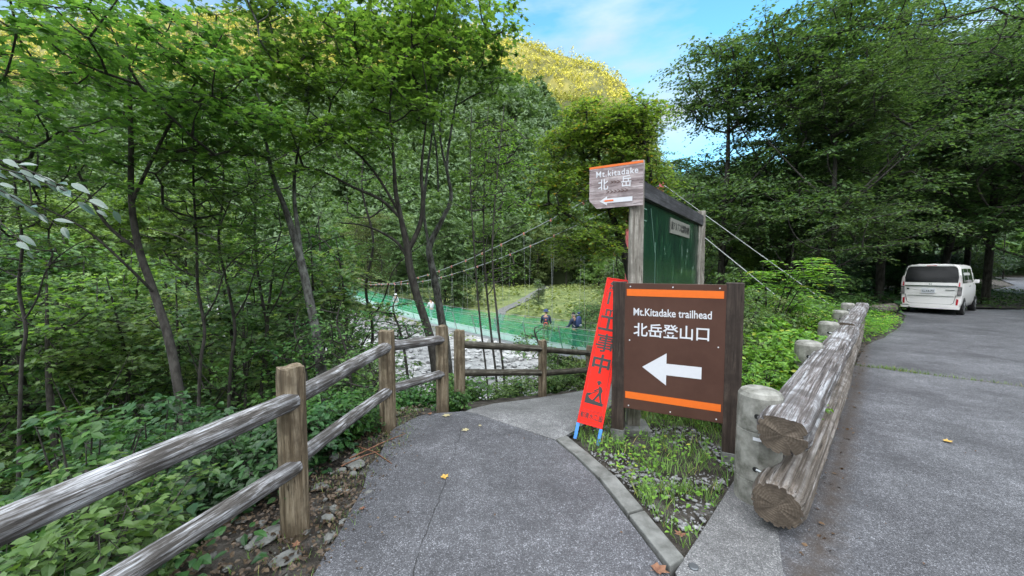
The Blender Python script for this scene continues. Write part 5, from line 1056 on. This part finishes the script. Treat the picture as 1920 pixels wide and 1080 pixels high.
# ---- forest cover of the hills
def forest(name, V, n, size, per, mat, seed, hs=1.0, tmax=1.0):
    r = np.random.default_rng(seed); ny, nx = V.shape[:2]; lim = int(60 * tmax); P_ = []
    area = None
    i_ = r.uniform(1, lim - 1.01, n * 3); j_ = r.uniform(0, nx - 1.01, n * 3); a = i_.astype(int); b = j_.astype(int); fa = (i_ - a)[:, None]; fb = (j_ - b)[:, None]
    q = (V[a, b] * (1 - fa) + V[a + 1, b] * fa) * (1 - fb) + (V[a, b + 1] * (1 - fa) + V[a + 1, b + 1] * fa) * fb; q = q[:n]
    dirs = r.normal(size=(n, per, 3)); dirs[..., 2] = np.abs(dirs[..., 2]) * .9 - .15; dirs /= np.linalg.norm(dirs, axis=-1, keepdims=True); tall = r.uniform(.7, 1.35, n)
    sz_ = size * tall; con = (r.random(n) < .25)
    pz = dirs * sz_[:, None, None] * .5 * np.array([1, 1, 1.2]); taper = np.where(con, 1.0, 0)[:, None]
    pz[..., 2] = np.where(con[:, None], pz[..., 2] * 1.6, pz[..., 2]); f_ = 1 - taper * np.clip(pz[..., 2] / (sz_[:, None] * 1.0), 0, .85); pz[..., 0] *= f_; pz[..., 1] *= f_
    pos = q[:, None] + pz + np.array([0, 0, 1])[None, None] * (sz_ * .45)[:, None, None]; pos = pos + r.normal(0, size * .05, pos.shape)
    xd = r.normal(size=pos.shape); xd[..., 2] *= .5; nd = dirs + r.normal(0, .35, pos.shape) + np.array([0, 0, .3]); lsz = (size * .34 * hs) * r.uniform(.7, 1.3, (n, per))
    o = link(name, leaf_mesh(name, T_clump(), pos.reshape(-1, 3), xd.reshape(-1, 3), nd.reshape(-1, 3), lsz.reshape(-1)), mat); tag(o, kind='stuff'); return o
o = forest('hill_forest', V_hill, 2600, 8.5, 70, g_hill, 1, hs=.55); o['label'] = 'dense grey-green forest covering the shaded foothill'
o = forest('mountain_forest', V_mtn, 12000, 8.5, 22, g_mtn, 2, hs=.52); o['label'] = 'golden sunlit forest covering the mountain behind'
o = forest('wooded_hill_forest', V_rhill, 1300, 6.5, 22, g_dark, 3); o['label'] = 'dark forest on the hill behind the road'
# ---- pale rock scars on the mountain
for (px, py, w_, h_, lab) in ((981, 138, 7, 20, 'long pale rock scar high on the sunlit mountain'), (1014, 151, 6, 6, 'small pale rock scar right of the long one on the mountain')):
    Y = 392; c = P(px, py, Y); rs_ = np.random.default_rng(int(px)); m_ = MB(); n_ = 10; k = Y / F
    ring = [Vector((w_ * k * .5 * math.cos(a) * rs_.uniform(.7, 1.3), 0, h_ * k * .5 * math.sin(a) * rs_.uniform(.8, 1.2))) for a in np.linspace(0, 2 * math.pi, n_, endpoint=False)]
    m_.add(ring + [p_ * .5 + Vector((0, -3, 0)) for p_ in ring] + [p_ + Vector((0, 22, -6)) for p_ in ring] + [Vector((0, -4, 0))], [(i_, (i_ + 1) % n_, (i_ + 1) % n_ + n_, i_ + n_) for i_ in range(n_)] + [(i_ + n_, (i_ + 1) % n_ + n_, 3 * n_) for i_ in range(n_)] + [(i_ + 2 * n_, (i_ + 1) % n_ + 2 * n_, (i_ + 1) % n_, i_) for i_ in range(n_)])
    o = link('rock_outcrop', m_.mesh('rock_outcrop'), m_stone, None, Matrix.Translation(c)); tag(o, lab, 'rock')

# ---- shrubs
def shrub(label, x, y, H, R, nst, tpl, lsize, leafm, seed, nt_=6, nl=7, group=None, name='shrub', z=None, flat=.3, droop=.35, dense=1.0, tilt=.4):
    r = np.random.default_rng(seed); z0 = h1(x, y) if z is None else z; stems = []; cl = []
    for k in range(nst):
        a = r.uniform(0, 6.28); l = R * r.uniform(.25, 1.0); hh = H * r.uniform(.45, 1.0) * (1 - .35 * l / R); p = []
        for q in range(5): t = q / 4; p.append((math.cos(a) * l * t ** 1.3, math.sin(a) * l * t ** 1.3, -.1 + (hh + .1) * t ** .85, .010 * (1.1 - t) * H ** .5 + .002))
        stems.append(p); cl += [p[-1][:3], p[-2][:3]]
        if r.random() < dense: cl.append(tuple(np.array(p[-3][:3]) + r.normal(0, .05, 3)))
    TV = []; TQ = []; off = 0
    for st_ in stems:
        mbx = MB(); mbx.tube([Vector(p[:3]) for p in st_], [p[3] for p in st_], 5, caps=False); TV.append(np.array(mbx.v)); TQ.append(np.array(mbx.f) + off); off += len(mbx.v)
    pos, xd, nd, sz, tw = sprays(np.array(cl, dtype=float), lsize * 2.6 + R * .12, nt_, nl, lsize, r, flat, droop, tilt=tilt)
    V, Q = tubes((tw[0], tw[1], np.full(len(tw[0]), .002), np.full(len(tw[0]), .001)), 3); TV.append(V); TQ.append(Q + off)
    t = thing(name, label, 'shrub', (x, y, z0), 0, group); local('stems', np_mesh('stems', np.vstack(TV), np.vstack(TQ), True), m_bark, t); local('foliage', leaf_mesh('foliage', tpl, pos, xd, nd, sz), leafm, t); return t
ov = T_ovate(.30); ovn = T_ovate(.20)
def sh(px, py, Y, H, R, n_, ls, leafm, seed, lab, tpl=ov, grp=None, **kw):
    c = P(px, py, Y); return shrub(lab, c.x, Y, H, R, n_, tpl, ls, leafm, seed, group=grp, **kw)
G1 = 'shrubs below the left fence'
x_of = lambda px, Y: (px - 960) / F * Y
for k, (x, y, H, R, n_, ls, lm, lab) in enumerate((
    (-2.05, 1.75, .95, .45, 26, .058, g_mid, 'bright broad-leaved shrub poking under the nearest rail'),
    (-2.75, 2.3, 1.75, .55, 32, .07, g_shrub, 'broad-leaved shrub at the lower left behind the top rail'),
    (-2.1, 1.25, .8, .4, 26, .055, g_mid, 'light green shrub in the bottom left corner'),
    (-2.4, 3.2, 1.0, .5, 22, .075, g_under, 'dark shrub between the rails left of the first post'),
    (-1.95, 2.75, .7, .4, 20, .065, g_under, 'dark low shrub left of the first visible post'),
    (-1.75, 3.1, .45, .35, 18, .06, g_under, 'dark leafy plant right of the first visible post'),
    (-1.60, 3.45, .40, .30, 16, .055, g_shrub, 'leafy plant touching the second post'),
    (-1.75, 3.75, .5, .35, 18, .055, g_shrub, 'leafy plant behind the second post'),
    (-2.6, 4.2, 1.2, .6, 26, .07, g_shrub, 'shrub seen above the rail between first and second post'),
    (-3.6, 3.6, 2.2, .8, 30, .09, g_under, 'tall dark shrub at the left behind the rail'),
    (-4.2, 4.8, 2.9, 1.0, 34, .09, g_under, 'tallest dark shrub in the thicket on the left'),
    (-5.6, 5.0, 3.4, 1.1, 36, .09, g_shrub, 'tall shrub at the left border of the thicket'),
    (-3.2, 5.4, 2.2, .9, 32, .08, g_shrub, 'rounded shrub in front of the nearest trunk'),
    (-2.2, 5.4, 1.5, .7, 26, .065, g_shrub, 'shrub behind the second post low on the bank'),
    (-1.35, 5.0, .8, .45, 22, .06, g_shrub, 'small shrub behind the corner posts'),
    (-.75, 5.25, .6, .4, 20, .055, g_mid, 'small leafy shrub between corner posts and far rail'),
    (-.1, 5.9, .8, .5, 22, .055, g_mid, 'leafy shrub under the far fence rail'),
    (.75, 6.5, 1.0, .6, 24, .055, g_mid, 'leafy shrub behind the middle far fence post'),
    (1.5, 7.4, 1.1, .6, 24, .055, g_olive, 'twiggy shrub behind the red sign'),
    (-5.2, 7.5, 3.4, 1.2, 34, .085, g_under, 'dark shrub deep in the left thicket'),
    (-7.5, 7.5, 4.0, 1.4, 36, .09, g_maple, 'high shrub far back at the left border'),
    (-3.7, 8.0, 2.8, 1.2, 32, .08, g_shrub, 'shrub low on the bank between the trunks'),
    (-1.9, 8.2, 2.2, 1.0, 28, .07, g_mid, 'shrub low on the bank behind the corner'),
    (-2.9, 6.6, 3.1, 1.0, 34, .07, g_shrub, 'tall shrub left of the lichen-spotted trunk low on the bank'),
    (-4.6, 6.4, 3.3, 1.1, 34, .075, g_shrub, 'tall shrub right behind the nearest trunk'),
    (-2.1, 6.9, 2.6, .9, 30, .065, g_mid, 'leafy shrub between the lichen-spotted trunk and the forked maple'),
    (-6.3, 9.5, 5.2, 1.5, 40, .08, g_mid, 'high leafy shrub far behind the nearest trunk'),
    (-4.6, 10.5, 4.8, 1.5, 40, .08, g_far, 'pale green high shrub behind the lichen-spotted trunk'),
    (-3.0, 10.8, 4.2, 1.3, 36, .08, g_far, 'pale green shrub behind the forked maple'),
    (-1.0, 7.2, 1.4, .7, 26, .055, g_mid, 'shrub on the bank behind the gap between the corner posts'))):
    if x < -5 or H > 2.8: shrub(lab, x, y, H, R, n_, T_ovate(.3), ls, lm, 200 + k, group=G1, nt_=6, nl=6)
    else: shrub(lab, x, y, H, R, n_, ov, ls, lm, 200 + k, group=G1, nt_=6, nl=6)
shrub('tuft of five-fingered leaves at the foot of the two corner posts', -.72, 4.42, .16, .16, 12, ov, .05, g_shrub, 300, group=G1, z=0, droop=.6)
G2 = 'shrubs behind the guardrail'
for k, (x, y, H, R, n_, ls, lm, lab) in enumerate((
    (2.55, 3.75, .75, .45, 24, .06, g_bright, 'bright green shrub right of the brown sign by the first concrete post'),
    (2.2, 3.95, .6, .4, 20, .05, g_shrub, 'low shrub directly behind the right sign post'),
    (3.1, 4.7, .95, .55, 30, .07, g_bright, 'yellow-green shrub behind the second concrete post'),
    (4.1, 5.6, 1.0, .6, 30, .08, g_bright, 'yellow-green broad-leaved shrub behind the third concrete post'),
    (3.3, 5.7, 1.4, .7, 30, .06, g_mid, 'green shrub at the right of the map board'),
    (4.7, 7.0, 1.5, .7, 30, .06, g_olive, 'feathery olive shrub above the guardrail'),
    (5.8, 7.6, 1.2, .7, 30, .07, g_bright, 'light shrub behind the fourth concrete post'),
    (7.0, 9.0, 1.3, .8, 30, .08, g_mid, 'bushy shrub behind the far guardrail end'),
    (2.3, 5.2, .9, .6, 24, .055, g_under, 'dark shrub under the map board'),
    (1.75, 4.3, .45, .4, 22, .05, g_under, 'dark low plants between the two boards'),
    (9.3, 11.3, 1.0, .8, 28, .08, g_mid, 'bush between the guardrail end and the thick trunk'),
    (4.0, 6.35, 1.9, .7, 34, .06, g_mid, 'tall leafy bush rising right beside the map board post'),
    (3.0, 4.95, 1.15, .5, 28, .055, g_olive, 'feathery olive bush right of the brown sign'),
    (11.4, 12.3, .8, .7, 26, .08, g_shrub, 'low bush beside the rear of the van'),
    (8.7, 12.5, 1.4, .9, 26, .08, g_under, 'dark bush before the wood'),
    (20.2, 17.6, 1.4, 1.0, 26, .10, g_grey, 'pale leafy bush right of the van'),
    (23.2, 19.0, 1.6, 1.1, 26, .10, g_shrub, 'bush at the right border beyond the road'))):
    shrub(lab, x, y, H, R, n_, ov if ls > .06 else ovn, ls, lm, 400 + k, group=G2, nt_=7, nl=7)
# arching sumac with feathery compound leaves
def sumac():
    r = np.random.default_rng(9); base = Vector((5.1, 7.3, h1(5.1, 7.3))); top = P(1490, 470, 6.9); t = thing('sumac', 'tall sumac with arching feathery leaves behind the guardrail', 'shrub', base); TV = []; pos = []; xd = []; nd = []; sz = []
    mbx = MB()
    for k in range(7):
        tp_ = top + Vector((r.uniform(-1.0, .5), r.uniform(-.5, .6), r.uniform(-.9, .05))); st_ = [base + (tp_ - base) * q + Vector((0, 0, .25 * math.sin(q * 3.1))) for q in np.linspace(0, 1, 6)]
        mbx.tube([p - base for p in st_], [.016 * (1.15 - q) for q in np.linspace(0, 1, 6)], 6)
        for f_ in range(11):
            s0 = st_[int(r.integers(3, 6))]; a = r.uniform(0, 6.28); L = r.uniform(.40, .65); d = Vector((math.cos(a), math.sin(a), .5)); pts = [s0 + d * L * q + Vector((0, 0, -.28 * L * q * q * 3.4)) for q in np.linspace(0, 1, 9)]
            mbx.tube([p - base for p in pts], .003, 4)
            for q in range(1, 9):
                sd_ = Vector((-d.y, d.x, 0))
                for s_ in (-1, 1): pos.append(pts[q] - base); xd.append(sd_ * s_ + d * .35 + Vector((0, 0, -.25))); nd.append(Vector((r.normal(0, .2), r.normal(0, .2), 1))); sz.append(.125 * (1 - .045 * abs(q - 4)))
    local('stems', mbx.mesh('stems'), m_bark, t); local('foliage', leaf_mesh('foliage', T_ovate(.17), np.array(pos), np.array(xd), np.array(nd), np.array(sz)), g_bright, t)
sumac()
def T_ell():
    v = []; t = []; xs_ = np.linspace(0, 1, 8); w_ = .22 * np.sin(np.pi * xs_ ** .85) ** .8 * (1 - .25 * xs_)
    for i in range(8): v += [(xs_[i], w_[i], .05 * w_[i] / .2 - .16 * xs_[i] ** 2), (xs_[i], 0, -.16 * xs_[i] ** 2), (xs_[i], -w_[i], .05 * w_[i] / .2 - .16 * xs_[i] ** 2)]
    for i in range(7):
        for j in (0, 1): a = 3 * i + j; t += [(a, a + 1, a + 4), (a, a + 4, a + 3)]
    return np.array(v), np.array(t)
# glossy spray of leaves on a branch reaching in from the left
def glossy():
    r = np.random.default_rng(4); a = P(-260, 330, 2.4); t = thing('leafy_branch', 'leafy branch with pale shiny leaves reaching in from the left border', 'branch', a); mbx = MB(); pos = []; xd = []; nd = []; sz = []
    for (e, d0, n_) in ((P(212, 400, 2.3), .10, 15), (P(110, 425, 2.6), .2, 11), (P(120, 350, 2.3), -.05, 12), (P(60, 470, 2.5), .1, 9)):
        pts = [a.lerp(e, q) + Vector((0, 0, .18 * math.sin(q * 3.14))) for q in np.linspace(0, 1, n_ * 2)]; mbx.tube([p - a for p in pts], [.007 * (1.1 - q) + .0015 for q in np.linspace(0, 1, n_ * 2)], 5)
        d = (e - a).normalized(); sd_ = Vector((-d.y, d.x, 0)).normalized()
        for q in range(n_ // 2, n_ * 2):
            s_ = 1 if q % 2 else -1; pos.append(pts[q] - a); xd.append(d * .75 + Vector((0, 0, -.75 if s_ > 0 else -.1)) + sd_ * s_ * .2); nd.append(Vector((.2 + r.normal(0, .2), -.75 + r.normal(0, .2), .8))); sz.append(r.uniform(.055, .115)); pos[-1] = pos[-1] + Vector((r.normal(0, .012), r.normal(0, .02), r.normal(0, .012))); xd[-1] = xd[-1] + Vector((r.normal(0, .3), r.normal(0, .3), r.normal(0, .25)))
    local('twigs', mbx.mesh('twigs'), m_bark, t); local('foliage', leaf_mesh('foliage', T_ell(), np.array(pos), np.array(xd), np.array(nd), np.array(sz)), g_glossy, t)
glossy()

# ---- ground plants, grass, gravel, stones (uncountable)
def scatter(name, label, n, region, tpl, lsize, mat, seed, hmin=.02, hmax=.2, up=.3, cond=None, noise_s=None, upright=False):
    r = np.random.default_rng(seed); x = r.uniform(region[0], region[1], n); y = r.uniform(region[2], region[3], n); m = np.ones(n, dtype=bool)
    if cond is not None: m &= cond(x, y)
    if noise_s: m &= (fbm(x * noise_s, y * noise_s, 3) > r.uniform(-.25, .2, n))
    x, y = x[m], y[m]; z = ground_raw(x, y); n = len(x); h_ = hmin + (hmax - hmin) * r.random(n) * (.5 + np.clip(fbm(x * 1.3, y * 1.3, 2) + .5, 0, 1)); a = r.uniform(0, 6.28, n)
    if upright: xd = np.stack([np.cos(a) * .35, np.sin(a) * .35, np.ones(n)], -1) + r.normal(0, .12, (n, 3)); nd = np.stack([np.cos(a), np.sin(a), np.full(n, -.3)], -1); pos = np.stack([x, y, z - .01], -1); sz = r.uniform(hmin, hmax, n)
    else: xd = np.stack([np.cos(a), np.sin(a), r.normal(-.15, .3, n)], -1); nd = np.stack([r.normal(0, up, n), r.normal(0, up, n), np.ones(n)], -1); pos = np.stack([x, y, z + h_], -1); sz = lsize * r.uniform(.6, 1.3, n)
    o = link(name, leaf_mesh(name, tpl, pos, xd, nd, sz), mat); tag(o, label, None, None, 'stuff'); return o
def T_blade():
    return np.array([(0, -.035, 0), (0, .035, 0), (.5, .028, .04), (.5, -.028, .04), (1, 0, .22)]), np.array([(0, 1, 2), (0, 2, 3), (3, 2, 4)])
gx = lambda L: (lambda x, y: inside(x, y, np.array(L, dtype=float)))
ISL = [(.98, 2.0), (1.25, 2.28), (1.66, 2.72), (2.1, 3.2), (3.0, 4.1), (2.7, 4.6), (1.9, 4.9), (1.1, 4.3), (.75, 3.95), (.58, 3.5), (.69, 3.17), (.84, 2.75)]
g_grass = M_leaf('grass_blade', (.08, .17, .035), (.20, .31, .08), .35, cy_=(.40, .36, .14), yfrac=.95)
scatter('grass', 'rough grass on the verge around the trailhead sign posts', 30000, (.5, 3, 1.9, 4.9), T_blade(), 1, g_grass, 1, .03, .12, cond=lambda x, y: gx(ISL)(x, y) & (fbm(x * 3.3 + 4, y * 3.3, 3) > -.10), noise_s=2.6, upright=True)
scatter('weeds', 'small weeds in the verge around the sign', 5200, (.5, 3, 1.9, 4.9), ov, .035, g_bright, 2, .01, .07, cond=gx(ISL), noise_s=2.2)
scatter('verge_grass', 'thin dry grass along the left edge of the asphalt', 2600, (-1.5, -.95, 1.5, 4.3), T_blade(), 1, g_grass, 3, .02, .06, cond=lambda x, y: x < -1.0 - .04 * np.sin(y * 5), noise_s=3, upright=True)
scatter('leaf_litter', 'brown leaf litter on the soil under the left fence', 6000, (-1.9, -1.0, 1.2, 4.6), T_ovate(.3), .032, M_leaf('litter', (.03, .02, .014), (.14, .10, .065), .1), 4, .0, .012, up=.5, noise_s=2)
scatter('road_litter', 'brown leaf litter along the foot of the guardrail', 6000, (1.4, 10, 1.9, 10.5), T_ovate(.3), .03, M_leaf('litter_dark', (.035, .02, .015), (.16, .09, .05), .1), 5, .008, .02, up=.5, cond=lambda x, y: (np.abs(y - x - .30) < .10))
scatter('gutter_grass', 'grass tufts in the gutter beyond the guardrail end', 5200, (8.2, 13.6, 8.6, 13.5), T_ovate(.2), .09, g_bright, 6, .02, .35, cond=lambda x, y: (y < x + 2.5) & ~inside(x, y, np.array([(8.6, 8.5), (10.9, 10.3), (13.6, 12.7), (30, 12), (8, 0)])), noise_s=1.2)
scatter('log_end_grass', 'bright tufts hugging the far end of the guardrail logs', 4200, (7.5, 11.5, 7.6, 11.5), T_ovate(.2), .08, g_bright, 61, .01, .30, cond=lambda x, y: (y < x + .45) & ~inside(x, y, np.array([(7.5, 7.75), (8.6, 8.5), (10.9, 10.3), (13.6, 12.7), (30, 12), (6, 0)])))
scatter('crack_grass', 'thin line of grass growing across the road', 9000, (5.7, 7.2, 4.8, 6.3), T_blade(), 1, g_grass, 7, .03, .10, cond=lambda x, y: np.abs((y - (5.80 - .93 * (x - 6.02))) + .04 * np.sin(x * 9)) < .02 + .10 * np.exp(-((x - 6.1) / .18) ** 2), upright=True)
scatter('road_edge_grass', 'dark grass right of the van beyond the end of the parking', 7000, (17, 36, 14.9, 27), T_ovate(.2), .16, g_shrub, 8, .02, .3)
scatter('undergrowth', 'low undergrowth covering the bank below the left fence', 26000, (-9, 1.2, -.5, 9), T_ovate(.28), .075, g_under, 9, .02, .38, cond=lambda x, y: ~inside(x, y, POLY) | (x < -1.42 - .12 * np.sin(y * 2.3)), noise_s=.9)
scatter('path_undergrowth', 'low plants behind the far fence and ramp', 6000, (-1.2, 3.6, 4.6, 12), T_ovate(.28), .06, g_mid, 10, .02, .25, cond=lambda x, y: ~inside(x, y, POLY), noise_s=.9)
scatter('guardrail_undergrowth', 'dense low greenery between the ramp and the guardrail', 34000, (1.9, 13, 3.7, 14.5), T_ovate(.26), .07, g_bright, 11, .02, .5, cond=lambda x, y: (y - x > .98) & (x > 1.15 + (y - 4.6) * .80) & (y > 3.9), noise_s=1.0)
scatter('meadow_grass', 'yellowish meadow plants across the river beside the trail', 9000, (-14, 22, 30, 80), T_kite(.35), .55, M_leaf('meadow_leaf', (.12, .18, .05), (.30, .34, .12), .3), 12, .05, .7, cond=lambda x, y: inside(x, y, POLYF) & (np.abs(x - (-2.4 + (y - 35.4) * .215)) > 1.4), noise_s=.4)
scatter('wood_floor', 'ground plants on the floor of the wood, coloured dark for the shade', 9000, (6, 45, 13, 45), T_ovate(.3), .22, g_under, 13, .02, .5, cond=lambda x, y: (y > x * .70 + 2) & (~inside(x, y, np.array([(34, 26), (60, 24), (80, 50), (58, 50)]))))  # shade under the trees is put into this darker leaf green
scatter('bank_plants', 'leafy plants on the bank around the bridge entrance', 9000, (2.5, 14, 11, 19), T_ovate(.3), .12, g_mid, 14, .02, .6, cond=lambda x, y: (np.abs((x - 5.0) * .812 + (y - 14.0) * .583) > 1.6) & (y > x + 1.5), noise_s=.8)
def stones(name, label, n, region, smin, smax, mat, seed, cond=None, sink=.3, flat=.6):
    r = np.random.default_rng(seed); x = r.uniform(region[0], region[1], n); y = r.uniform(region[2], region[3], n); m = np.ones(n, bool) if cond is None else cond(x, y); x, y = x[m], y[m]; n = len(x)
    bm = bmesh.new(); bmesh.ops.create_icosphere(bm, subdivisions=1, radius=1); tv = np.array([v.co[:] for v in bm.verts]); tt = np.array([[v.index for v in f.verts] for f in bm.faces]); bm.free(); tv = tv * r.uniform(.8, 1.15, tv.shape)
    s = smin * (smax / smin) ** (r.random(n) ** 2.2); z = ground_raw(x, y); pos = np.stack([x, y, z - .02 + s * flat * (1 - sink) * .8], -1); a = r.uniform(0, 6.28, n); sc = np.stack([s, s * r.uniform(.6, 1, n), s * flat * r.uniform(.6, 1.1, n)], -1)
    L = tv[None] * sc[:, None]; ca, sa = np.cos(a)[:, None], np.sin(a)[:, None]; V = np.stack([L[..., 0] * ca - L[..., 1] * sa, L[..., 0] * sa + L[..., 1] * ca, L[..., 2]], -1) + pos[:, None]
    T = tt[None] + (np.arange(n) * len(tv))[:, None, None]; o = link(name, np_mesh(name, V.reshape(-1, 3), T.reshape(-1, 3), False), mat); tag(o, label, None, None, 'stuff'); return o
bedc = lambda x, y: (ground_raw(x, y) < BED + 1.3)
stones('river_stones', 'white boulders and cobbles covering the riverbed', 14000, (-60, 14, 6, 75), .10, .6, m_stone, 1, bedc)
stones('gravel', 'loose grey gravel on the verge below the sign', 5200, (.6, 2.4, 2.1, 4.4), .006, .026, m_gravel, 2, lambda x, y: inside(x, y, np.array(ISL)) & (fbm(x * 3.3 + 4, y * 3.3, 3) < -.03), sink=.2)
stones('verge_stones', 'small stones in the soil at the left edge of the asphalt', 420, (-1.75, -1.0, 1.2, 4.5), .006, .05, m_kerb, 3, sink=.5)
# a few flat rocks half buried in the verge
for k, (px, py, s_, lab) in enumerate(((598, 912, .05, 'flat grey rock at the foot of the nearest fence post'), (500, 1005, .07, 'flat grey rock under the lower rail near the bottom border'), (665, 868, .07, 'small flat rock on the verge by the second post'), (536, 1046, .055, 'pale flat rock beside the asphalt at the bottom'))):
    c = G(px, py, -.01); bm = bmesh.new(); bmesh.ops.create_icosphere(bm, subdivisions=3, radius=1)
    for v in bm.verts: n_ = 1 + .5 * float(fbm(v.co.x * 1.7 + k * 9, v.co.y * 1.7 + v.co.z, 3)); v.co = Vector((v.co.x * s_ * 1.5 * n_, v.co.y * s_ * n_, v.co.z * s_ * .28 * n_))
    me = bpy.data.meshes.new('rock'); bm.to_mesh(me); bm.free(); o = link('rock', me, m_kerb, None, Matrix.Translation(c) @ Matrix.Rotation(k * 1.3, 4, 'Z')); tag(o, lab, 'rock', 'rocks in the verge')
# stream
def stream():
    L = []; Rr_ = []
    for t in np.linspace(0, 1, 14): c = np.array([6, 19]) * (1 - t) + np.array([-52, 66]) * t + np.array([1.5 * math.sin(t * 9), 0]); L.append(c + (-.9, -1.0)); Rr_.append(c + (.9, 1.0))
    V = np.array([[(p[0], p[1], BED + .10) for p in L], [(p[0], p[1], BED + .10) for p in Rr_]]).transpose(1, 0, 2).reshape(-1, 3); Q = np.array([(2 * i, 2 * i + 1, 2 * i + 3, 2 * i + 2) for i in range(13)])
    o = link('river', np_mesh('river', V, Q), m_water); tag(o, kind='structure')
# fallen log beyond the guardrail
a = P(1570, 556, 12.4); b_ = P(1675, 556, 13.6); a.z = h1(a.x, a.y) + .16; b_.z = h1(b_.x, b_.y) + .18
o = log_between('fallen_log', a, b_, .17, [m_log2, m_end], None, seed=9, rough=.1, crack=.05); tag(o, 'long fallen log lying between the guardrail end and the van', 'log')

def on_path(x, y): return inside(x, y, np.array([(p[0], p[1]) for p in path_L] + [(p[0], p[1]) for p in reversed(path_R)]))
scatter('path_grit', 'bits of leaf and bark gathered on the left margin of the path', 2600, (-1.25, -.6, .8, 4.2), T_ovate(.3), .018, bpy.data.materials['litter'], 70, .012, .018, up=.4, cond=lambda x, y: on_path(x, y) & (np.random.default_rng(1).random(len(x)) < np.exp(-(x + 1.12 + .04 * y * 0) / .10)))
scatter('scattered_bits', 'tiny leaf fragments and grit scattered over the paving', 420, (-1, 9, 1.5, 10), T_ovate(.3), .016, bpy.data.materials['litter_dark'], 71, .014, .018, up=.3, cond=lambda x, y: on_path(x, y) | (x > y - .2))
